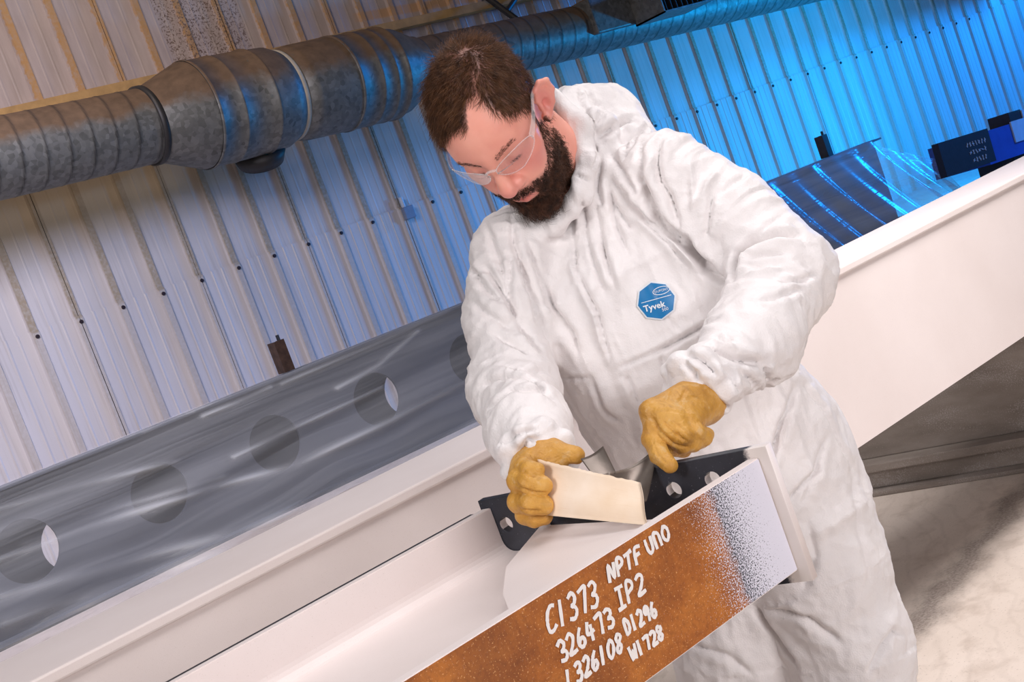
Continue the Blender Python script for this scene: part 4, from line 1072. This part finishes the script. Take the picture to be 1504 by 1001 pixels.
def strands(name, P, N, dirs, lens, lift, rad, curl, r, mat, seg=5):
    n = len(P); T = dirs - N * np.sum(dirs * N, 1)[:, None]; T /= np.maximum(np.linalg.norm(T, axis=1, keepdims=True), 1e-6)
    jit = r.normal(size=(n, 3)) * 0.22; T = T + jit; T /= np.linalg.norm(T, axis=1, keepdims=True)
    t = np.linspace(0, 1, seg)[None, :, None]
    ph = r.random((n, 1, 1)) * 6.28; B = np.cross(N, T); lf = (lift * (0.6 + 0.8 * r.random(n)))[:, None, None]; L = lens[:, None, None]
    pts = P[:, None] - N[:, None] * .001 + T[:, None] * (L * t * (1 - 0.25 * lf)) + N[:, None] * (L * lf * (t - 0.45 * t * t)) + B[:, None] * (curl * L * np.sin(ph + t * 5.0) * t)
    rr = (rad * (1 - 0.75 * t ** 1.5))
    ca_ = B[:, None]; cb = N[:, None]
    ring = [pts + rr * (math.cos(k) * ca_ + math.sin(k) * cb) for k in (0.5, 2.6, 4.7)]
    V = np.stack(ring, 2)                                  # n, seg, 3, 3
    V = h2w(V.reshape(-1, 3)); i0 = (np.arange(n) * seg * 3)[:, None, None]
    j = (np.arange(seg - 1) * 3)[None, :, None]; k = np.arange(3)[None, None, :]; k2 = (k + 1) % 3
    F_ = np.stack([i0 + j + k, i0 + j + k2, i0 + j + 3 + k2, i0 + j + 3 + k], -1).reshape(-1, 4)
    o = np_mesh(name, V, F_, mat, PERSON); o['kind'] = 'stuff'; return o
P, N, r = surf_samples(hair_mask, 17000, 21)
l, u, f = P.T
clump = np.stack([perlin(P * 55, 31), perlin(P * 55, 32), perlin(P * 55, 33)], 1)
side = np.clip((l - .030) / .02, 0, 1)[:, None]; sideR = np.clip((-l - .045) / .02, 0, 1)[:, None]
back = np.clip((-f - .02) / .04, 0, 1)[:, None]
D = (1 - side) * (1 - sideR) * np.array([-0.55, 0.1, 0.85]) + side * np.array([0.15, -0.75, 0.55]) + sideR * np.array([-.2, -.8, .5])
D = D * (1 - back) + back * np.array([0.0, -0.8, -0.35]) + clump * 0.9
ln = (0.017 + 0.014 * np.clip((u - .05) / .06, 0, 1)) * (0.7 + 0.5 * r.random(len(P)))
ln = ln * np.where((u < .03) & (f > 0), .55, 1.0)
ln = ln * (0.55 + 0.45 * np.clip((0.075 - f) / .02, 0, 1))
lift = 0.28 + 0.22 * np.clip((u - .06) / .05, 0, 1) - 0.1 * side[:, 0]
strands('hair', P, N, D, ln, lift, 0.00036, 0.10, r, HAIR)
P, N, r = surf_samples(beard_mask, 12000, 22)
l, u, f = P.T
clump = np.stack([perlin(P * 70, 41), perlin(P * 70, 42), perlin(P * 70, 43)], 1)
D = np.stack([0.25 * np.sign(l) * np.clip(np.abs(l) / .05, 0, 1), -0.9 + 0 * l, 0.15 + 0 * l], 1) + clump * 1.0
chin = np.clip((-u - .062) / .04, 0, 1) * np.clip((f - .0) / .05, 0, 1)
ln = (0.008 + 0.020 * chin) * (0.7 + 0.6 * r.random(len(P)))
ln = np.where((u > -.064) & (np.abs(l) < .034) & (f > .08), .009, ln)
strands('beard', P, N, D, ln, 0.45 + 0.5 * chin, 0.00040, 0.42, r, BEARD)
# eyebrows
def brow_mask(c):
    l, u, f = c.T; al = np.abs(l); uc = np.interp(al, [.010, .030, .044, .05], [.028, .036, .036, .031])
    return ((np.abs(u - uc) < np.interp(al, [.01, .03, .05], [.0045, .0045, .002])) & (al > .010) & (al < .050) & (f > .05)).astype(float)
P, N, r = surf_samples(brow_mask, 700, 23)
D = np.stack([np.sign(P[:, 0]) * 0.9, 0.25 + 0 * P[:, 1], -0.2 + 0 * P[:, 1]], 1)
strands('eyebrow_hair', P, N, D, 0.007 * (0.7 + 0.5 * r.random(len(P))), np.full(len(P), .25), 0.00026, 0.05, r, BEARD, 4)
def lash_mask(c):
    l, u, f = c.T; al = np.abs(l); return ((np.abs(u - .0045 - .0025 * (al - .03) / .012) < .0022) & (al > .021) & (al < .043) & (f > .06)).astype(float)
P, N, r = surf_samples(lash_mask, 160, 24)
strands('eyelash_hair', P, N, np.stack([np.sign(P[:, 0]) * .3, -0.6 + 0 * P[:, 1], .5 + 0 * P[:, 0]], 1), np.full(len(P), .006), np.full(len(P), .5), 0.0002, 0.02, r, BEARD, 4)
# short stubble colour of the scalp and jaw under the strands
stub = np.clip(0.9 * hair_mask(hv) + 0.5 * beard_mask(hv), 0, 1)
ca.data.foreach_set('color', np.stack([flush, stub, 0 * flush, np.ones_like(flush)], 1).astype(np.float32).ravel())

# ------------------------------------------------------------------ clear safety glasses
def mat_clear():
    n = NT('clear_polycarbonate'); fr = n.add('ShaderNodeFresnel'); fr.inputs[0].default_value = 1.5
    tr = n.add('ShaderNodeBsdfTransparent'); tr.inputs[0].default_value = (0.95, 0.95, 0.96, 1); mx = n.add('ShaderNodeMixShader')
    n.p.inputs['Base Color'].default_value = (0.9, 0.9, 0.92, 1); n.p.inputs['Roughness'].default_value = 0.12
    n.link(n.rng(fr.outputs[0], 0, 1, 0.05, 0.45), mx.inputs[0]); n.link(tr.outputs[0], mx.inputs[1]); n.link(n.p.outputs[0], mx.inputs[2]); n.link(mx.outputs[0], n.out.inputs[0])
    return n.m
def mat_rim():
    n = NT('clear_plastic_edge'); tr = n.add('ShaderNodeBsdfTransparent'); mx = n.add('ShaderNodeMixShader'); mx.inputs[0].default_value = 0.26
    n.p.inputs['Base Color'].default_value = (0.86, 0.84, 0.84, 1); n.p.inputs['Roughness'].default_value = 0.2
    n.link(tr.outputs[0], mx.inputs[1]); n.link(n.p.outputs[0], mx.inputs[2]); n.link(mx.outputs[0], n.out.inputs[0]); return n.m
CLEAR = mat_clear(); RIM = mat_rim()
GL = bpy.data.objects.new('safety_glasses', None); C.objects.link(GL); GL.parent = PERSON; GL['label'] = 'clear plastic safety glasses'
def gsurf(l, u): return h2w(np.array([l, u, .1075 - 7.5 * l * l - 0.0 * u + 0.10 * (u - .01)]))
for sg in (1, -1):
    cx, cu_ = .0395, .0135
    th = np.linspace(0, 2 * np.pi, 49)[:-1]
    def outline(a):
        x = math.cos(a); y = math.sin(a); x = math.copysign(abs(x) ** .8, x); y = math.copysign(abs(y) ** .85, y)
        l_ = cx + .0325 * x; u_ = cu_ + (.019 if y > 0 else .0225) * y * (1 - .25 * max(0, x))
        if x < 0: u_ += 0.010 * (-x) * (1 if y < 0 else .25)
        return l_, u_ + .004 * x
    O = [outline(a) for a in th]; rings = 6; v, fc = [], []
    for k in range(rings + 1):
        for (a, b) in O: v.append(gsurf(sg * (cx + (a - cx) * k / rings), cu_ + (b - cu_) * k / rings))
    m = len(O)
    for k in range(rings):
        for i in range(m): fc.append((k * m + i, (k + 1) * m + i, (k + 1) * m + (i + 1) % m, k * m + (i + 1) % m))
    lens = pyd('lens', v, fc, CLEAR, GL, True)
    bm = bmesh.new()
    pts = [Vector(gsurf(sg * a, b)) for a, b in O]
    for i in range(m): tube(bm, pts[i], pts[(i + 1) % m], .0008, None, 6)
    bm_obj('lens_edge', bm, RIM, GL, True)
    # temple arm
    path = [(.0705, .019, .0705), (.0735, .0205, .062), (.0765, .022, .050), (.0785, .024, .025), (.0795, .027, .002), (.0800, .020, -.02)]
    hw_ = [.0060, .0055, .0046, .0036, .0032, .0028]
    v, fc = [], []
    for (a, b, c), q in zip(path, hw_):
        for dl, du in ((.0009, q), (.0009, -q), (-.0009, -q), (-.0009, q)): v.append(h2w(np.array([sg * (a + dl), b + du, c])))
    for i in range(len(path) - 1):
        for k in range(4): fc.append((i * 4 + k, i * 4 + (k + 1) % 4, i * 4 + 4 + (k + 1) % 4, i * 4 + 4 + k))
    fc += [(0, 1, 2, 3), tuple(len(v) - 4 + k for k in range(4))]
    tm = pyd('temple_arm', v, fc, RIM, GL)
    if sg > 0:
        def on_arm(x, y):
            f_ = .047 - x; s_ = np.interp(f_, [-.02, .002, .025, .050, .066], [.0800, .0795, .0785, .0755, .070]); return h2w(np.array([s_ + .0013, .023 + y, f_]))
        text_on('boll\u00e9', 0.010, 0.0005, 0.0075, 'arm_writing', GL, on_arm, BLACK)
bm = bmesh.new(); pr_ = [Vector(gsurf(x, .021 + .004 * (1 - (x / .01) ** 2))) for x in np.linspace(-.010, .010, 7)]
for a, b in zip(pr_[:-1], pr_[1:]): tube(bm, a, b, .0020, None, 8)
bm_obj('nose_bridge', bm, RIM, GL, True)

# ------------------------------------------------------------------ leather gloves
def glove(name, label, palm, fingers, k_p, creases, label_seed):
    allp = np.array([q[:3] for c in palm for q in c] + [q[:3] for c in fingers for q in c])
    lo, hi = allp.min(0) - .035, allp.max(0) + .035
    def fn(p):
        d = None
        for c in palm:
            e = chain(p, c, .012); d = e if d is None else smin(d, e, k_p)
        fd = None
        for c in fingers:
            e = chain(p, c, .004); fd = e if fd is None else smin(fd, e, .0018)
        return smin(d, fd, .006)
    v, fc = sdf_mesh(fn, lo, hi, .0017); fc = orient(v, fc); nn = vnormals(v, fc)
    ds = 0.0009 * (0.3 - 2 * np.abs(perlin(v * 45, label_seed))) + 0.0004 * perlin(v * 130, label_seed + 1)
    gb = BVHTree.FromPolygons([tuple(x) for x in v], [tuple(x) for x in fc.tolist()])
    ds += strokes(v, nn, creases, gb, 2)
    v = v + nn * ds[:, None]
    o = np_mesh(name, v, fc, LEATHER, PERSON); o['label'] = label; return o
# his left hand (right in the picture): back of the hand to the lens, fingers curled away, thumb straight down
GLV_L = glove('glove', 'glove on his left hand, thumb pointing down', 
    [[W3(1044, 574, 1.730, .030), W3(1028, 584, 1.712, .028)], [W3(1030, 582, 1.700, .026), W3(955, 602, 1.625, .0135)], [W3(1028, 584, 1.695, .026), W3(972, 610, 1.615, .014)],
     [W3(1032, 588, 1.695, .025), W3(991, 618, 1.613, .0135)], [W3(1038, 592, 1.698, .022), W3(1012, 622, 1.620, .0125)], [W3(1026, 588, 1.690, .026), W3(966, 620, 1.640, .0165)]],
    [[W3(955, 602, 1.625, .0130), W3(960, 634, 1.613, .0125), W3(980, 655, 1.620, .0115), W3(1004, 660, 1.645, .0105)],
     [W3(972, 610, 1.613, .0130), W3(983, 637, 1.600, .0120), W3(1002, 653, 1.609, .0110), W3(1018, 652, 1.636, .0100)],
     [W3(991, 616, 1.611, .0128), W3(1004, 638, 1.598, .0115), W3(1018, 650, 1.609, .0108), W3(1030, 647, 1.636, .0100)],
     [W3(1012, 619, 1.617, .0120), W3(1023, 635, 1.607, .0110), W3(1034, 643, 1.617, .0100), W3(1038, 638, 1.636, .0095)],
     [W3(966, 616, 1.640, .0155), W3(958, 644, 1.612, .0132), W3(968, 667, 1.588, .0122), W3(984, 683, 1.572, .0098)]], .016, [([(960, 614), (968, 630), (977, 640), (990, 651), (1009, 657)], -.0030, .0030), ([(973, 617), (992, 634), (1001, 643), (1013, 650)], -.0026, .0026), ([(990, 620), (1006, 632), (1022, 644)], -.0014, .0024), ([(986, 566), (982, 578), (978, 590)], -.0018, .003), ([(1008, 570), (1001, 584), (996, 592)], -.0018, .003), ([(958, 645), (966, 667), (982, 684)], -.0014, .0018), ([(962, 606), (985, 603), (1010, 608)], -.0008, .003)], 51)
# his right hand (left in the picture): fingers wrapped round the edge of the cream sheet
GLV_R = glove('glove', 'glove on his right hand, fingers curled round the sheet', 
    [[W3(800, 668, 1.690, .034), W3(786, 690, 1.670, .032)], [W3(788, 688, 1.672, .028), W3(772, 702, 1.655, .020)], [W3(790, 700, 1.672, .026), W3(782, 738, 1.660, .020)], [W3(795, 676, 1.68, .024), W3(815, 670, 1.665, .016)]],
    [[W3(782, 680, 1.655, .0140), W3(771, 686, 1.632, .0135), W3(778, 690, 1.612, .0115), W3(789, 690, 1.606, .0100)],
     [W3(770, 700, 1.652, .0150), W3(762, 706, 1.626, .0150), W3(778, 708, 1.604, .0142), W3(797, 712, 1.600, .0128)],
     [W3(772, 728, 1.652, .0150), W3(763, 736, 1.626, .0150), W3(779, 739, 1.604, .0142), W3(799, 741, 1.600, .0128)],
     [W3(782, 748, 1.660, .0135), W3(772, 755, 1.634, .0130), W3(785, 760, 1.622, .0120), W3(800, 758, 1.618, .0105)],
     [W3(808, 670, 1.670, .0150), W3(826, 666, 1.660, .0135), W3(846, 668, 1.652, .0118)]], .016, [([(757, 709), (768, 717), (782, 722), (804, 724)], -.0034, .0030), ([(768, 692), (777, 698), (790, 701)], -.0022, .0026), ([(777, 663), (783, 674)], -.0018, .0024), ([(760, 746), (775, 749), (800, 750)], -.0026, .0028), ([(770, 703), (776, 712)], -.0008, .002)], 61)

# ------------------------------------------------------------------ cream sheet and grey scraper between the hands
def mat_cream():
    n = NT('cream_backing_board'); o = n.coord()
    k = n.ramp(n.noise(o, 14, 4), [(0.3, srgb(232, 206, 176)), (0.7, srgb(246, 228, 208))])
    uvn = n.noise(n.mapping(n.coord('UV'), (1.5, 26, 1)), 2.0, 3)
    k = n.mix(n.rng(uvn, 0.60, 0.72, 0, 0.35), k, srgb(222, 188, 146)); n.bump(n.noise(o, 300, 3), 0.1, 0.001)
    return n.base(k, 0.6)
def curved_sheet(name, corners, bow, thick, nx, ny, mat, ragged=0.0):
    """corners: top-left, top-right, bottom-right, bottom-left; bow: peak offset along the normal, thick: board thickness"""
    a, b, c, d = [np.array(q) for q in corners]; N = np.cross(b - a, d - a); N /= np.linalg.norm(N)
    if N @ CAMF > 0: N = -N
    V = np.zeros((nx, ny, 2, 3))
    for i, s_ in enumerate(np.linspace(0, 1, nx)):
        for j, t in enumerate(np.linspace(0, 1, ny)):
            p = (a * (1 - s_) + b * s_) * (1 - t) + (d * (1 - s_) + c * s_) * t + N * bow(s_, t)
            if ragged and j == 0: p = p + (a - d) / np.linalg.norm(a - d) * RNG.uniform(-ragged, ragged)
            V[i, j, 0] = p + N * thick / 2; V[i, j, 1] = p - N * thick / 2
    vi = np.arange(nx * ny * 2).reshape(nx, ny, 2); f_ = []
    for i in range(nx - 1):
        for j in range(ny - 1):
            f_.append((vi[i, j, 0], vi[i, j + 1, 0], vi[i + 1, j + 1, 0], vi[i + 1, j, 0])); f_.append((vi[i, j, 1], vi[i + 1, j, 1], vi[i + 1, j + 1, 1], vi[i, j + 1, 1]))
    for i in range(nx - 1):
        for j in (0, ny - 1): f_.append((vi[i, j, 0], vi[i + 1, j, 0], vi[i + 1, j, 1], vi[i, j, 1]))
    for j in range(ny - 1):
        for i in (0, nx - 1): f_.append((vi[i, j, 0], vi[i, j, 1], vi[i, j + 1, 1], vi[i, j + 1, 0]))
    o = np_mesh(name, V.reshape(-1, 3), np.array(f_), mat, None, True)
    uv = o.data.uv_layers.new(name='UVMap'); li = np.zeros(len(o.data.loops), np.int32); o.data.loops.foreach_get('vertex_index', li)
    U = np.stack([np.repeat(np.linspace(0, 1, nx), ny * 2), np.tile(np.repeat(np.linspace(0, 1, ny), 2), nx)], -1)
    uv.data.foreach_set('uv', U[li].astype(np.float32).ravel()); return o
CREAM = mat_cream()
sh = curved_sheet('cream_sheet', [W3(790, 674, 1.632), W3(940, 708, 1.530), W3(951, 771, 1.502), W3(800, 756, 1.612)], lambda s_, t: .008 * math.sin(math.pi * s_) - .0015 * math.sin(2 * math.pi * t) , .0022, 40, 14, CREAM, .0007)
tag(sh, 'curved cream board sheet gripped in his right glove over the beam', 'sheet')
STEEL = mat_plain('worn_grey_steel', srgb(128, 118, 110), 0.36, 0.6, 0.25, 14, 0.2)
sc = curved_sheet('scraper_blade', [W3(893, 694, 1.585), W3(966, 655, 1.612), W3(950, 735, 1.560), W3(905, 728, 1.560)], lambda s_, t: -.012 * math.sin(math.pi * s_) - .012 * math.sin(math.pi * t), .0014, 24, 16, STEEL)
tag(sc, 'bent grey steel scraper blade behind the cream sheet, under his left thumb', 'scraper')
st = curved_sheet('scraper_tail', [W3(853, 674, 1.62), W3(886, 655, 1.625), W3(905, 694, 1.59), W3(872, 700, 1.59)], lambda s_, t: -.003 * math.sin(math.pi * s_), .0014, 14, 10, STEEL); st.parent = sc
